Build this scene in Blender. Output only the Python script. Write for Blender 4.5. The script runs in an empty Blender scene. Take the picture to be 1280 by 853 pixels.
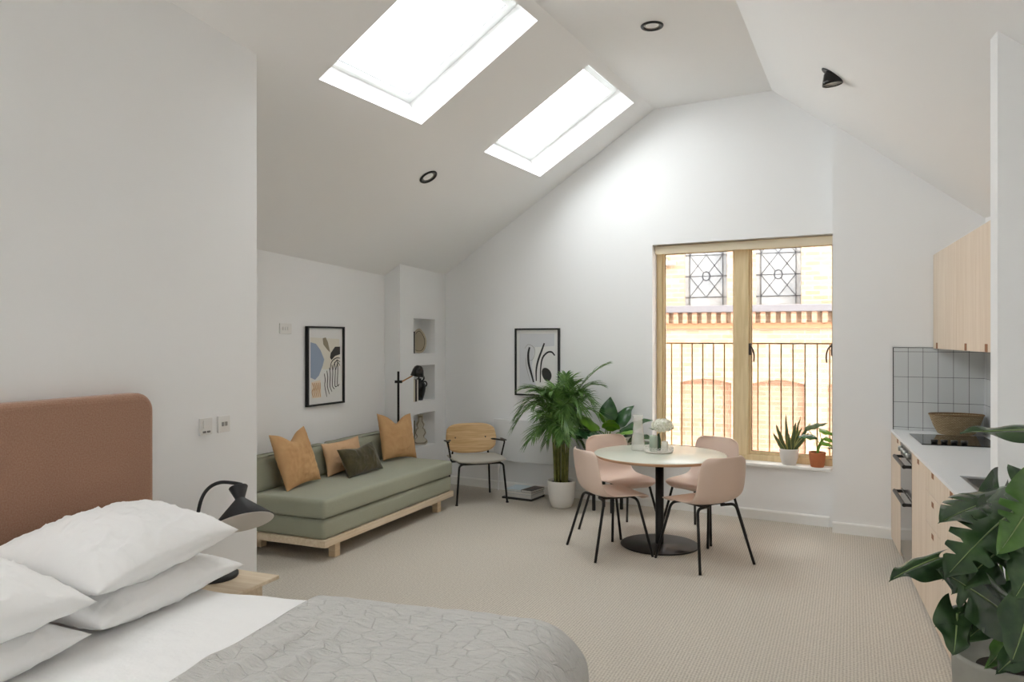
import bpy, bmesh, math, random
from mathutils import Vector, Matrix, noise, Euler
R = math.radians
S = bpy.context.scene
COL = S.collection

# ------------------------------------------------------------------ camera
cam_d = bpy.data.cameras.new('camera')
cam_d.sensor_width = 36.0
cam_d.lens = 26.72
cam_d.shift_y = -0.00195
cam_d.clip_start = 0.05
cam = bpy.data.objects.new('camera', cam_d)
COL.objects.link(cam)
cam.location = (0, 0, 1.65)
cam.rotation_euler = (R(90), 0, 0)
S.camera = cam
# ------------------------------------------------------------------ world, sun, exposure
w = bpy.data.worlds.new('sky'); S.world = w; w.use_nodes = True
bg = w.node_tree.nodes['Background']
bg.inputs[0].default_value = (1.0, 0.99, 0.97, 1)
bg.inputs[1].default_value = 3.0
sun_d = bpy.data.lights.new('sun', 'SUN'); sun_d.energy = 2.4; sun_d.angle = R(1.5); sun_d.color = (1.0, 0.95, 0.88)
sun = bpy.data.objects.new('sun', sun_d); COL.objects.link(sun)
sun.rotation_euler = Vector((-0.62, 0.62, -0.47)).to_track_quat('-Z', 'Y').to_euler()
S.view_settings.view_transform = 'Standard'
S.view_settings.look = 'None'
S.view_settings.exposure = 2.75
S.view_settings.gamma = 1.0
S.view_settings.use_curve_mapping = False
S.cycles.max_bounces = 14
S.cycles.diffuse_bounces = 10
S.cycles.glossy_bounces = 4
S.cycles.transmission_bounces = 8
S.cycles.transparent_max_bounces = 16
S.cycles.sample_clamp_indirect = 8
S.cycles.use_denoising = True
S.cycles.caustics_reflective = False
S.cycles.caustics_refractive = False

def portal(loc, normal, sx, sy):
    d = bpy.data.lights.new('portal', 'AREA'); d.shape = 'RECTANGLE'; d.size = sx; d.size_y = sy
    d.cycles.is_portal = True
    o = bpy.data.objects.new('portal', d); COL.objects.link(o)
    o.location = loc
    return o, normal

# ------------------------------------------------------------------ helpers
def lin(h):
    if isinstance(h, str):
        h = h.lstrip('#'); c = [int(h[i:i+2], 16)/255 for i in (0, 2, 4)]
    else:
        c = [x/255 for x in h]
    return tuple(x/12.92 if x <= .04045 else ((x+.055)/1.055)**2.4 for x in c) + (1,)

def M(name, col, rough=.6, metal=0.0, bump=None, var=None, spec=None, coat=0, sheen=0, wood=None, trans=0, ior=1.45):
    m = bpy.data.materials.new(name); m.use_nodes = True
    nt = m.node_tree; b = nt.nodes['Principled BSDF']
    b.inputs['Base Color'].default_value = lin(col)
    b.inputs['Roughness'].default_value = rough
    b.inputs['Metallic'].default_value = metal
    b.inputs['IOR'].default_value = ior
    if spec is not None: b.inputs['Specular IOR Level'].default_value = spec
    if coat: b.inputs['Coat Weight'].default_value = coat
    if sheen: b.inputs['Sheen Weight'].default_value = sheen; b.inputs['Sheen Roughness'].default_value = .4
    if trans: b.inputs['Transmission Weight'].default_value = trans
    tc = nt.nodes.new('ShaderNodeTexCoord')
    if var:   # (scale, darker colour)
        n = nt.nodes.new('ShaderNodeTexNoise'); n.inputs['Scale'].default_value = var[0]; n.inputs['Detail'].default_value = 5
        r = nt.nodes.new('ShaderNodeValToRGB'); r.color_ramp.elements[0].position = .3; r.color_ramp.elements[1].position = .7
        r.color_ramp.elements[0].color = lin(var[1]); r.color_ramp.elements[1].color = lin(col)
        nt.links.new(tc.outputs['Object'], n.inputs['Vector']); nt.links.new(n.outputs['Fac'], r.inputs['Fac'])
        nt.links.new(r.outputs['Color'], b.inputs['Base Color'])
    if wood:  # (stretch vector, darker colour)
        mp = nt.nodes.new('ShaderNodeMapping'); mp.inputs['Scale'].default_value = wood[0]
        n = nt.nodes.new('ShaderNodeTexNoise'); n.inputs['Scale'].default_value = 1; n.inputs['Detail'].default_value = 6; n.inputs['Distortion'].default_value = .6
        r = nt.nodes.new('ShaderNodeValToRGB'); r.color_ramp.elements[0].position = .35; r.color_ramp.elements[1].position = .65
        r.color_ramp.elements[0].color = lin(wood[1]); r.color_ramp.elements[1].color = lin(col)
        nt.links.new(tc.outputs['Object'], mp.inputs['Vector']); nt.links.new(mp.outputs['Vector'], n.inputs['Vector'])
        nt.links.new(n.outputs['Fac'], r.inputs['Fac']); nt.links.new(r.outputs['Color'], b.inputs['Base Color'])
    if bump:  # (scale, strength, distance)
        n = nt.nodes.new('ShaderNodeTexNoise'); n.inputs['Scale'].default_value = bump[0]; n.inputs['Detail'].default_value = 4
        bp = nt.nodes.new('ShaderNodeBump'); bp.inputs['Strength'].default_value = bump[1]; bp.inputs['Distance'].default_value = bump[2]
        nt.links.new(tc.outputs['Object'], n.inputs['Vector']); nt.links.new(n.outputs['Fac'], bp.inputs['Height'])
        nt.links.new(bp.outputs['Normal'], b.inputs['Normal'])
    return m

def glass(name, tint=(1, 1, 1), rough=0.0):
    m = bpy.data.materials.new(name); m.use_nodes = True; nt = m.node_tree
    nt.nodes.clear()
    o = nt.nodes.new('ShaderNodeOutputMaterial'); t = nt.nodes.new('ShaderNodeBsdfTransparent'); g = nt.nodes.new('ShaderNodeBsdfGlossy')
    mx = nt.nodes.new('ShaderNodeMixShader'); lw = nt.nodes.new('ShaderNodeLayerWeight'); lw.inputs[0].default_value = .5
    pw = nt.nodes.new('ShaderNodeMath'); pw.operation = 'POWER'; pw.inputs[1].default_value = 5; nt.links.new(lw.outputs['Facing'], pw.inputs[0])
    f = nt.nodes.new('ShaderNodeMath'); f.operation = 'MULTIPLY_ADD'; f.inputs[1].default_value = .7; f.inputs[2].default_value = .03; nt.links.new(pw.outputs[0], f.inputs[0])
    t.inputs[0].default_value = (*tint, 1); g.inputs['Roughness'].default_value = rough
    nt.links.new(f.outputs[0], mx.inputs[0]); nt.links.new(t.outputs[0], mx.inputs[1]); nt.links.new(g.outputs[0], mx.inputs[2])
    nt.links.new(mx.outputs[0], o.inputs[0])
    return m

def obj(name, bm, mat, parent=None, smooth=False, autosm=False):
    me = bpy.data.meshes.new(name); bm.normal_update(); bm.to_mesh(me); bm.free()
    for x in (mat if isinstance(mat, (list, tuple)) else [mat]): me.materials.append(x)
    if smooth:
        me.polygons.foreach_set('use_smooth', [True]*len(me.polygons))
    o = bpy.data.objects.new(name, me); COL.objects.link(o)
    if parent: o.parent = parent
    return o

def tag(o, label, cat, group=None):
    o['label'] = label; o['category'] = cat
    if group: o['group'] = group
    return o

def thing(name, label, cat, loc=(0, 0, 0), rz=0, group=None):
    o = bpy.data.objects.new(name, None); COL.objects.link(o)
    o.location = loc; o.rotation_euler = (0, 0, rz); o.empty_display_size = .1
    return tag(o, label, cat, group)

def dup(root, loc, rz, label, group=None):
    r = root.copy(); COL.objects.link(r); r.location = loc; r.rotation_euler = (root.rotation_euler[0], root.rotation_euler[1], rz); r['label'] = label
    if group: r['group'] = group
    for ch in list(root.children):
        c = ch.copy(); COL.objects.link(c); c.parent = r
        for g in list(ch.children):
            d = g.copy(); COL.objects.link(d); d.parent = c
    return r

def struct(name, bm, m, parent=None, smooth=False):
    o = obj(name, bm, m, parent, smooth)
    if parent is None: o['kind'] = 'structure'
    return o

def B(): return bmesh.new()

def box(bm, x0, x1, y0, y1, z0, z1, bev=0, seg=2, mi=0):
    n = bmesh.ops.create_cube(bm, size=1)
    vs = n['verts']
    for v in vs:
        v.co = Vector((x0+(v.co.x+.5)*(x1-x0), y0+(v.co.y+.5)*(y1-y0), z0+(v.co.z+.5)*(z1-z0)))
    if bev:
        es = list({e for v in vs for e in v.link_edges})
        r = bmesh.ops.bevel(bm, geom=vs+es, offset=bev, segments=seg, profile=.5, affect='EDGES')
        fs = r['faces']
    else:
        fs = list({f for v in vs for f in v.link_faces})
    for f in fs: f.material_index = mi
    return bm

def bx(*a, **k): return box(B(), *a, **k)

def prism(bm, pts, z0, z1, bev=0):
    """pts: list of (x,y) or top heights given as z1 list"""
    n = len(pts)
    zt = z1 if isinstance(z1, (list, tuple)) else [z1]*n
    a = [bm.verts.new((p[0], p[1], z0)) for p in pts]
    b = [bm.verts.new((p[0], p[1], zt[i])) for i, p in enumerate(pts)]
    bm.faces.new(a[::-1]); bm.faces.new(b)
    for i in range(n):
        j = (i+1) % n
        bm.faces.new((a[i], a[j], b[j], b[i]))
    bmesh.ops.recalc_face_normals(bm, faces=bm.faces[:])
    if bev:
        bmesh.ops.bevel(bm, geom=bm.edges[:], offset=bev, segments=2, profile=.5, affect='EDGES')
    return bm

def panel(outer, holes, origin, ax, ay, ext):
    """outline + holes in (a,b) coordinates on the plane origin+a*ax+b*ay, extruded by vector ext"""
    bm = B(); origin = Vector(origin); ax = Vector(ax); ay = Vector(ay); ext = Vector(ext)
    es = []
    for loop in [outer]+list(holes):
        vs = [bm.verts.new(origin+ax*p[0]+ay*p[1]) for p in loop]
        for i in range(len(vs)): es.append(bm.edges.new((vs[i], vs[(i+1) % len(vs)])))
    bmesh.ops.triangle_fill(bm, edges=es, use_beauty=True, use_dissolve=False)
    r = bmesh.ops.extrude_face_region(bm, geom=bm.faces[:])
    bmesh.ops.translate(bm, vec=ext, verts=[g for g in r['geom'] if isinstance(g, bmesh.types.BMVert)])
    bmesh.ops.recalc_face_normals(bm, faces=bm.faces[:])
    return bm

def rect(a0, a1, b0, b1): return [(a0, b0), (a1, b0), (a1, b1), (a0, b1)]

def rrect(a0, a1, b0, b1, r, n=6):
    out = []
    for cx, cy, s in ((a1-r, b1-r, 0), (a0+r, b1-r, 90), (a0+r, b0+r, 180), (a1-r, b0+r, 270)):
        for i in range(n+1):
            t = R(s+90*i/n); out.append((cx+r*math.cos(t), cy+r*math.sin(t)))
    return out

def lathe(bm, prof, n=40, c=(0, 0, 0), mi=0, sx=1, sy=1):
    """prof: list of (r,z). closes at r=0"""
    rows = []
    for r, z in prof:
        if r < 1e-6: rows.append([bm.verts.new((c[0], c[1], c[2]+z))])
        else: rows.append([bm.verts.new((c[0]+sx*r*math.cos(2*math.pi*i/n), c[1]+sy*r*math.sin(2*math.pi*i/n), c[2]+z)) for i in range(n)])
    fs = []
    for a, b in zip(rows, rows[1:]):
        for i in range(n):
            j = (i+1) % n
            q = [a[i % len(a)], a[j % len(a)], b[j % len(b)], b[i % len(b)]]
            u = []
            for v in q:
                if v not in u: u.append(v)
            if len(u) >= 3:
                f = bm.faces.new(u); f.material_index = mi; fs.append(f)
    bmesh.ops.recalc_face_normals(bm, faces=fs)
    return bm

def catmull(pts, n=8):
    pts = [Vector(p) for p in pts]
    if len(pts) < 3: 
        return [pts[0].lerp(pts[-1], i/n) for i in range(n+1)]
    P = [pts[0]*2-pts[1]]+pts+[pts[-1]*2-pts[-2]]
    out = []
    for i in range(1, len(P)-2):
        a, b, c, d = P[i-1], P[i], P[i+1], P[i+2]
        for k in range(n):
            t = k/n
            out.append(.5*((2*b)+(c-a)*t+(2*a-5*b+4*c-d)*t*t+(3*b-a-3*c+d)*t**3))
    out.append(pts[-1]); return out

def fillet(pts, r, n=6):
    """polyline with rounded corners"""
    pts = [Vector(p) for p in pts]; out = [pts[0]]
    for a, b, c in zip(pts, pts[1:], pts[2:]):
        u = (a-b).normalized(); v = (c-b).normalized()
        rr = min(r, (a-b).length*.49, (c-b).length*.49)
        p, q = b+u*rr, b+v*rr
        for i in range(n+1):
            t = i/n
            out.append((1-t)**2*p+2*t*(1-t)*b+t*t*q)
    out.append(pts[-1]); return out

def tube(bm, pts, r, n=10, mi=0):
    pts = [Vector(p) for p in pts]
    rad = r if callable(r) else (lambda t: r)
    T = []
    for i in range(len(pts)):
        T.append(((pts[min(i+1, len(pts)-1)]-pts[max(i-1, 0)])).normalized())
    up = Vector((0, 0, 1)) if abs(T[0].z) < .9 else Vector((1, 0, 0))
    N = (up-T[0]*up.dot(T[0])).normalized()
    rings = []
    for i, p in enumerate(pts):
        N = (N-T[i]*N.dot(T[i])).normalized(); Bn = T[i].cross(N)
        rr = rad(i/(len(pts)-1))
        rings.append([bm.verts.new(p+(N*math.cos(2*math.pi*k/n)+Bn*math.sin(2*math.pi*k/n))*rr) for k in range(n)])
    fs = []
    for a, b in zip(rings, rings[1:]):
        for k in range(n):
            fs.append(bm.faces.new((a[k], a[(k+1) % n], b[(k+1) % n], b[k])))
    fs.append(bm.faces.new(rings[0][::-1])); fs.append(bm.faces.new(rings[-1]))
    for f in fs: f.material_index = mi
    bmesh.ops.recalc_face_normals(bm, faces=fs)
    return bm

def tb(pts, r, n=10): return tube(B(), pts, r, n)

def PX(u, v, Y):      # a direction from the camera and a depth, as a point of the room
    return Vector(((u-640)/950*Y, Y, 1.65+(424-v)/950*Y))

# ------------------------------------------------------------------ materials
m_wall = M('white_wall_paint', (236, 237, 238), .85)
m_ceil = M('white_ceiling_paint', (238, 238, 238), .9)
m_trim = M('white_gloss_trim', (236, 236, 234), .4)
m_black = M('black_metal', (22, 21, 21), .38, spec=.5)
m_blackgl = M('black_gloss', (16, 14, 14), .12)
m_oak = M('pale_oak', (226, 206, 176), .55, wood=((3, 3, 40), (210, 186, 152)))
m_oakx = M('pale_oak_long', (228, 212, 188), .5, wood=((2, 40, 40), (214, 194, 166)))
m_ply = M('birch_veneer', (222, 206, 188), .5, wood=((30, 30, 1.6), (212, 194, 174)))
m_chairwood = M('oak_veneer', (222, 190, 144), .42, wood=((3, 3, 60), (200, 162, 114)))
m_sage = M('sage_wool', (172, 174, 156), .95, bump=(260, .35, .004), var=(420, (146, 149, 130)), sheen=.2)
m_amber = M('amber_linen', (206, 166, 120), .9, bump=(300, .3, .003), var=(9, (192, 150, 104)))
m_peach = M('peach_linen', (214, 176, 138), .9, bump=(300, .3, .003))
m_olive = M('olive_velvet', (78, 70, 40), .75, bump=(60, .3, .004), sheen=.4, var=(14, (56, 50, 26)))
m_linen = M('white_cotton', (240, 240, 240), .85, bump=(9, .35, .03))
m_terra = M('terracotta', (196, 122, 80), .8, var=(12, (180, 106, 68)))
m_potw = M('white_ceramic', (228, 226, 222), .45)
m_soil = M('soil', (40, 30, 22), 1, bump=(80, 1, .01))
m_pink = M('blush_shell', (220, 198, 184), .4)
m_leather = m_pink
m_white = M('white_plastic', (235, 235, 235), .4)
m_steel = M('steel', (170, 168, 165), .28, metal=1)
m_glass = glass('clear_glass', (.97, .98, .98))
m_glasst = glass('dimming_glass', (.60, .60, .61))  # grey tint put in only to dim the bright view outside
m_glassr = glass('roof_glass', (.74, .76, .77))  # tint put in to tone down daylight from the front skylights
m_brass = M('brass', (170, 120, 70), .35, metal=.8)

def carpet():
    m = bpy.data.materials.new('woven_carpet'); m.use_nodes = True; nt = m.node_tree; b = nt.nodes['Principled BSDF']
    b.inputs['Roughness'].default_value = 1; b.inputs['Specular IOR Level'].default_value = .1
    tc = nt.nodes.new('ShaderNodeTexCoord'); mp = nt.nodes.new('ShaderNodeMapping'); mp.inputs['Rotation'].default_value = (0, 0, R(24))
    nt.links.new(tc.outputs['Object'], mp.inputs[0])
    wv = nt.nodes.new('ShaderNodeTexWave'); wv.bands_direction = 'X'; wv.inputs['Scale'].default_value = 19; wv.inputs['Distortion'].default_value = .6; wv.inputs['Detail'].default_value = 2
    wy = nt.nodes.new('ShaderNodeTexWave'); wy.bands_direction = 'Y'; wy.inputs['Scale'].default_value = 19; wy.inputs['Distortion'].default_value = .8; wy.inputs['Detail'].default_value = 2
    n1 = nt.nodes.new('ShaderNodeTexNoise'); n1.inputs['Scale'].default_value = 90; n1.inputs['Detail'].default_value = 3
    n2 = nt.nodes.new('ShaderNodeTexNoise'); n2.inputs['Scale'].default_value = 1.3
    for n in (wv, wy, n1, n2): nt.links.new(mp.outputs[0], n.inputs['Vector'])
    a = nt.nodes.new('ShaderNodeMath'); a.operation = 'ADD'; nt.links.new(wv.outputs['Fac'], a.inputs[0]); nt.links.new(wy.outputs['Fac'], a.inputs[1])
    a2 = nt.nodes.new('ShaderNodeMath'); a2.operation = 'MULTIPLY_ADD'; nt.links.new(n1.outputs['Fac'], a2.inputs[0]); a2.inputs[1].default_value = 1.6; nt.links.new(a.outputs[0], a2.inputs[2]); a2.inputs[1].default_value = 3.2
    a3 = nt.nodes.new('ShaderNodeMath'); a3.operation = 'MULTIPLY'; nt.links.new(a2.outputs[0], a3.inputs[0]); a3.inputs[1].default_value = .25
    r = nt.nodes.new('ShaderNodeValToRGB'); r.color_ramp.elements[0].position = .25; r.color_ramp.elements[1].position = .9
    r.color_ramp.elements[0].color = lin((154, 146, 134)); r.color_ramp.elements[1].color = lin((214, 207, 196))
    nt.links.new(a3.outputs[0], r.inputs[0]); nt.links.new(r.outputs[0], b.inputs['Base Color'])
    bp = nt.nodes.new('ShaderNodeBump'); bp.inputs['Strength'].default_value = .5; bp.inputs['Distance'].default_value = .006
    nt.links.new(a3.outputs[0], bp.inputs['Height']); nt.links.new(bp.outputs[0], b.inputs['Normal'])
    return m

def brickmat(name, c1, c2, mortar, bw, rh, ms, offset=.5, rough=.9, plane='XZ', shift=(0, 0, 0), bump=.4, gloss=False):
    m = bpy.data.materials.new(name); m.use_nodes = True; nt = m.node_tree; b = nt.nodes['Principled BSDF']
    b.inputs['Roughness'].default_value = rough
    tc = nt.nodes.new('ShaderNodeTexCoord'); sp = nt.nodes.new('ShaderNodeSeparateXYZ'); cb = nt.nodes.new('ShaderNodeCombineXYZ')
    ad = nt.nodes.new('ShaderNodeVectorMath'); ad.operation = 'ADD'; ad.inputs[1].default_value = shift
    nt.links.new(tc.outputs['Object'], ad.inputs[0]); nt.links.new(ad.outputs[0], sp.inputs[0])
    nt.links.new(sp.outputs[0 if plane[0] == 'X' else 1], cb.inputs[0]); nt.links.new(sp.outputs[2], cb.inputs[1])
    br = nt.nodes.new('ShaderNodeTexBrick'); br.offset = offset; br.squash = 1
    for k, v in (('Scale', 1), ('Brick Width', bw), ('Row Height', rh), ('Mortar Size', ms), ('Mortar Smooth', .1), ('Bias', 0)): br.inputs[k].default_value = v
    br.inputs['Color1'].default_value = lin(c1); br.inputs['Color2'].default_value = lin(c2); br.inputs['Mortar'].default_value = lin(mortar)
    nt.links.new(cb.outputs[0], br.inputs['Vector']); nt.links.new(br.outputs['Color'], b.inputs['Base Color'])
    bp = nt.nodes.new('ShaderNodeBump'); bp.inputs['Strength'].default_value = bump; bp.inputs['Distance'].default_value = .006; bp.invert = True
    nt.links.new(br.outputs['Fac'], bp.inputs['Height']); nt.links.new(bp.outputs[0], b.inputs['Normal'])
    return m

# ------------------------------------------------------------------ the room shell
def zl(x, y): return 5.264+.5414*x-.2829*y          # left slope
def zr(x, y): return 3.248-.732*x+.3467*y           # right slope
ZF = 3.910
m_carpet = carpet()
struct('floor', bx(-8, 6.5, -5, 10, -.12, 0), m_carpet)

# left slope: coordinates (a along the ridge, w horizontal distance down from the fold)
F0 = Vector((1.399, 7.466, ZF)); rg = Vector((.4632, .8864, 0)); dn = Vector((-.8864, .4632, -.6108)); nl = Vector((-.462, .2414, .8533))
SKY = [(-1.54, -.415), (-3.62, -2.495), (-8.1, -6.975), (-10.2, -9.075)]  # last pair is out of view, added to bring in more daylight
LW0, LW1 = .072, 1.046
hol = [rect(a, b, LW0, LW1) for a, b in SKY]
struct('ceiling_left', panel(rect(-13.5, 1.8, -.0, 5.2), hol, F0, rg, dn, nl*.23), m_ceil)
rf = Vector((.428, .904, 0)); FR = Vector((2.364, 6.909, ZF))
a0 = F0+rg*1.8; a1 = F0-rg*13.5; b0 = FR+rf*1.8; b1 = FR-rf*13.5
struct('ceiling', prism(B(), [(a1.x, a1.y), (b1.x, b1.y), (b0.x, b0.y), (a0.x, a0.y)], ZF, ZF+.23), m_ceil)
dr = Vector((.904, -.428, -.81)); nr = Vector((.904*.81, -.428*.81, 1)).normalized()
struct('ceiling_right', panel(rect(-13.5, 1.8, 0, 3.6), [], FR, rf, dr, nr*.23), m_ceil)

# window wall frame: origin at the step, x along the wall to the right, y outwards
WA = Vector((2.802, 6.656, 0)); wx = Vector((.8660, -.5, 0)); wy = Vector((.5, .8660, 0)); UP = Vector((0, 0, 1))
def wtop(x):
    p = WA+wx*x; return min(zl(p.x, p.y), ZF, zr(p.x, p.y))+.08
WO = (-1.641, .06, .50, 2.575)
struct('wall_far', panel([(-4.45, -.1), (.35, -.1), (.35, wtop(.35)), (-.506, wtop(-.506)), (-1.62, wtop(-1.62)), (-4.45, wtop(-4.45))],
       [rect(*WO)], WA, wx, UP, wy*.30), m_wall)
# kitchen end wall, one step nearer
KA = Vector((2.736, 6.488, 0)); kx = Vector((.8746, -.4848, 0)); ky = Vector((.4848, .8746, 0))
KC = Vector((3.705, 5.951, 0))
def kt(x):
    p = KA+kx*x; return zr(p.x, p.y)+.08
struct('wall_far_right', panel([(0, -.1), (1.4, -.1), (1.4, kt(1.4)), (0, kt(0))], [], KA, kx, UP, ky*.17), m_wall)
kk = Vector((.3502, .9367, 0)); kp = Vector((.9367, -.3502, 0))
def wallprism(name, p, q, out, th, topf, mat=m_wall, z0=-.1):
    p = Vector(p); q = Vector(q); out = Vector(out)
    c = [p, q, q+out*th, p+out*th]
    t = [topf(p.x, p.y), topf(q.x, q.y), topf(q.x, q.y), topf(p.x, p.y)]
    return struct(name, prism(B(), [(v.x, v.y) for v in c], z0, [x+.08 for x in t]), mat)
wallprism('wall_right', KC+kk*.3, KC-kk*9.5, kp, .25, zr)
# nib wall at the end of the kitchen
nb = Vector((1.977, 3.14, 0))
wallprism('wall_nib', nb, nb+kp*.75, -kk, .12, lambda x, y: min(zr(x, y), zr(nb.x, nb.y)*9))
# left wall behind the sofa, and the box with niches
ld = Vector((.404, .915, 0)).normalized(); lo = Vector((-ld.y, ld.x, 0))
LJ = Vector((-1.319, 7.93, 0))
wallprism('wall_left', LJ+ld*.02, LJ-ld*13, lo, .3, zl)
C1 = Vector((-1.154, 7.835, 0)); C2 = Vector((-.762, 8.714, 0)); cd = (C2-C1).normalized(); co = Vector((-cd.y, cd.x, 0))
def ct(x, d=0):
    p = C1+cd*x+co*d; return zl(p.x, p.y)+.08
NZ = [(1.495, 1.869), (.977, 1.364), (.484, .847)]
NX = (.265, .719)
struct('wall_niches', panel([(0, -.1), (1.0, -.1), (1.0, ct(1.0)), (0, ct(0))], [rect(NX[0], NX[1], a, b) for a, b in NZ], C1, cd, UP, co*.20), m_wall)
struct('wall_niche_backs', panel([(0.0, -.1), (1.0, -.1), (1.0, ct(1.0, .2)), (0.0, ct(0, .2))], [], C1+co*.20, cd, UP, co*.12), m_wall)
# partition behind the bed
HA = Vector((-1.446, 4.305, 0)); hd = Vector((.368, .930, 0)).normalized(); ho = Vector((-hd.y, hd.x, 0))
wallprism('wall_bed', HA, HA-hd*9, ho, .14, zl)
# back wall behind the camera, with an unseen opening added to bring light in
BW = Vector((0, -3.0, 0))
bkh = [rect(-3.7, -3.1, .5, 2.1)]
struct('wall_back', panel(rect(-7.5, 2.5, -.1, 4.2), bkh, BW, kp, UP, -kk*.25), m_wall)

# portals for the daylight openings
for a, b in SKY:
    c = F0+rg*((a+b)/2)+dn*((LW0+LW1)/2)+nl*.24
    d = bpy.data.lights.new('portal', 'AREA'); d.shape = 'RECTANGLE'; d.size = b-a; d.size_y = 1.16; d.cycles.is_portal = True
    o = bpy.data.objects.new('skylight_portal', d); COL.objects.link(o)
    z = nl; x = rg; y = z.cross(x)
    o.matrix_world = Matrix.Translation(c) @ Matrix((x, y, z)).transposed().to_4x4()
for c, x, sx, sy, zv in ((WA+wx*(-.79)+wy*.31+UP*1.54, wx, 1.7, 2.08, wy), (BW+kp*(-3.4)-kk*.26+UP*1.3, kp, .6, 1.6, -kk)):  # big window, then the added opening in the back wall
    d = bpy.data.lights.new('portal', 'AREA'); d.shape = 'RECTANGLE'; d.size = sx; d.size_y = sy; d.cycles.is_portal = True
    o = bpy.data.objects.new('window_portal', d); COL.objects.link(o)
    y = zv.cross(x)
    o.matrix_world = Matrix.Translation(c) @ Matrix((x, y, zv)).transposed().to_4x4()

# skirting
def skirt(name, p, q, inw, h=.092, th=.016):
    p = Vector(p); q = Vector(q); inw = Vector(inw); d = (q-p)
    b = B(); n = inw.normalized()
    prof = [(0, 0), (th, 0), (th, h-.012), (th-.006, h), (0, h)]
    va = [b.verts.new(p+n*a+UP*z) for a, z in prof]; vb = [b.verts.new(q+n*a+UP*z) for a, z in prof]
    b.faces.new(va); b.faces.new(vb[::-1])
    for i in range(5): b.faces.new((va[i], va[(i+1) % 5], vb[(i+1) % 5], vb[i]))
    bmesh.ops.recalc_face_normals(b, faces=b.faces[:])
    return struct(name, b, m_trim)
skirt('baseboard_far', WA+wx*(-4.10), WA+wx*(-.02), -wy)
skirt('baseboard_far_right', KA, KA+kx*.46, -ky)
skirt('baseboard_left', LJ-ld*5.0, LJ, -lo)
skirt('baseboard_niches', C1, C2, -co)
skirt('baseboard_box_side', LJ, C1, Vector((-.5, -.866, 0)))
skirt('baseboard_bed', HA-hd*4, HA, -ho)

# ------------------------------------------------------------------ skylights, the last pair unseen and added for light
m_sash = M('white_lacquered_sash', (238, 240, 240), .35)
for i, (a, b) in enumerate(SKY):
    org = F0+nl*.205
    fr = panel(rect(a-.02, b+.02, LW0-.02, LW1+.02), [rect(a+.022, b-.022, LW0+.03, LW1-.018)], org, rg, dn, nl*.06)
    o = struct('window_%d' % (i+2), fr, m_sash)
    obj('window_sash', panel(rect(a+.026, b-.026, LW0+.034, LW1-.022), [rect(a+.075, b-.075, LW0+.095, LW1-.05)], org-nl*.006, rg, dn, nl*.045), m_sash, o)
    obj('sash_seal', panel(rect(a+.020, b-.020, LW0+.028, LW1-.016), [rect(a+.029, b-.029, LW0+.036, LW1-.025)], org+nl*.004, rg, dn, nl*.006), M('grey_seal', (120, 122, 124), .7), o)
    obj('glazing_seal', panel(rect(a+.073, b-.073, LW0+.093, LW1-.048), [rect(a+.079, b-.079, LW0+.099, LW1-.054)], org+nl*.01, rg, dn, nl*.006), M('grey_seal2', (120, 122, 124), .7), o)
    obj('window_pane', panel(rect(a+.05, b-.05, LW0+.05, LW1-.04), [], org+nl*.030, rg, dn, nl*.006), m_glassr if i < 2 else m_glass, o)  # front panes dimmed by tint, the added rear ones left clear
    obj('ventilation_bar', panel(rect(a+.10, b-.10, LW0+.05, LW0+.075), [], org-nl*.022, rg, dn, nl*.014), m_sash, o)

# ------------------------------------------------------------------ window 1 (frame coordinates x along wall, y outward)
def W(name_parent=None): pass
def frameloc(o, origin, ang): o.location = origin; o.rotation_euler = (0, 0, ang)
m_winoak = M('window_oak', (226, 206, 166), .5, wood=((30, 30, 2.5), (210, 188, 146)))
win = bpy.data.objects.new('window_1', None); COL.objects.link(win); win['kind'] = 'structure'
frameloc(win, WA, R(-30))
FY0, FY1 = .125, .195
x0, x1, z0, z1 = -1.641, .06, .50, 2.575
g = B()
box(g, x0, x0+.056, FY0, FY1, z0+.015, z1, .004); box(g, x1-.056, x1, FY0, FY1, z0+.015, z1, .004)
box(g, x0+.05, x1-.05, FY0, FY1, z1-.06, z1, .004); box(g, x0+.05, x1-.05, FY0, FY1, z0+.015, z0+.07, .004)
obj('outer_frame', g, m_winoak, win)
obj('mullion', bx(-.871, -.742, FY0-.01, FY1, z0+.06, z1-.05, .006), m_winoak, win)
for a, b in ((x0+.058, -.873), (-.740, x1-.058)):
    obj('sash_frame', panel(rect(a, b, z0+.072, z1-.062), [rect(a+.018, b-.018, z0+.098, z1-.085)], (0, FY0+.02, 0), (1, 0, 0), (0, 0, 1), (0, .045, 0)), m_winoak, win)
    obj('glass_pane', bx(a+.016, b-.016, FY0+.04, FY0+.046, z0+.096, z1-.083), m_glasst, win)
    obj('glazing_gasket', panel(rect(a+.016, b-.016, z0+.094, z1-.081), [rect(a+.022, b-.022, z0+.102, z1-.089)], (0, FY0+.03, 0), (1, 0, 0), (0, 0, 1), (0, .008, 0)), M('gasket', (70, 52, 40), .6), win)
for hx, sg in ((-.728, 1), (-.012, -1)):
    g = B(); box(g, hx-.012, hx+.012, FY0-.012, FY0+.004, 1.5, 1.61, .004)
    tube(g, catmull([(hx, FY0-.01, 1.585), (hx+sg*.005, FY0-.04, 1.59), (hx+sg*.03, FY0-.048, 1.56), (hx+sg*.045, FY0-.045, 1.50), (hx+sg*.042, FY0-.04, 1.44)], 6), .007, 8)
    obj('window_handle', g, M('dark_bronze', (64, 54, 48), .4, metal=.7), win)
sill = struct('trim_1', bx(x0-.02, -.005, -.035, FY0+.012, .485, .515, .008), m_trim); frameloc(sill, WA, R(-30))
bl = thing('roller_blind', 'cream roller blind rolled up under the head of the big window', 'blind', WA, R(-30))
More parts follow.
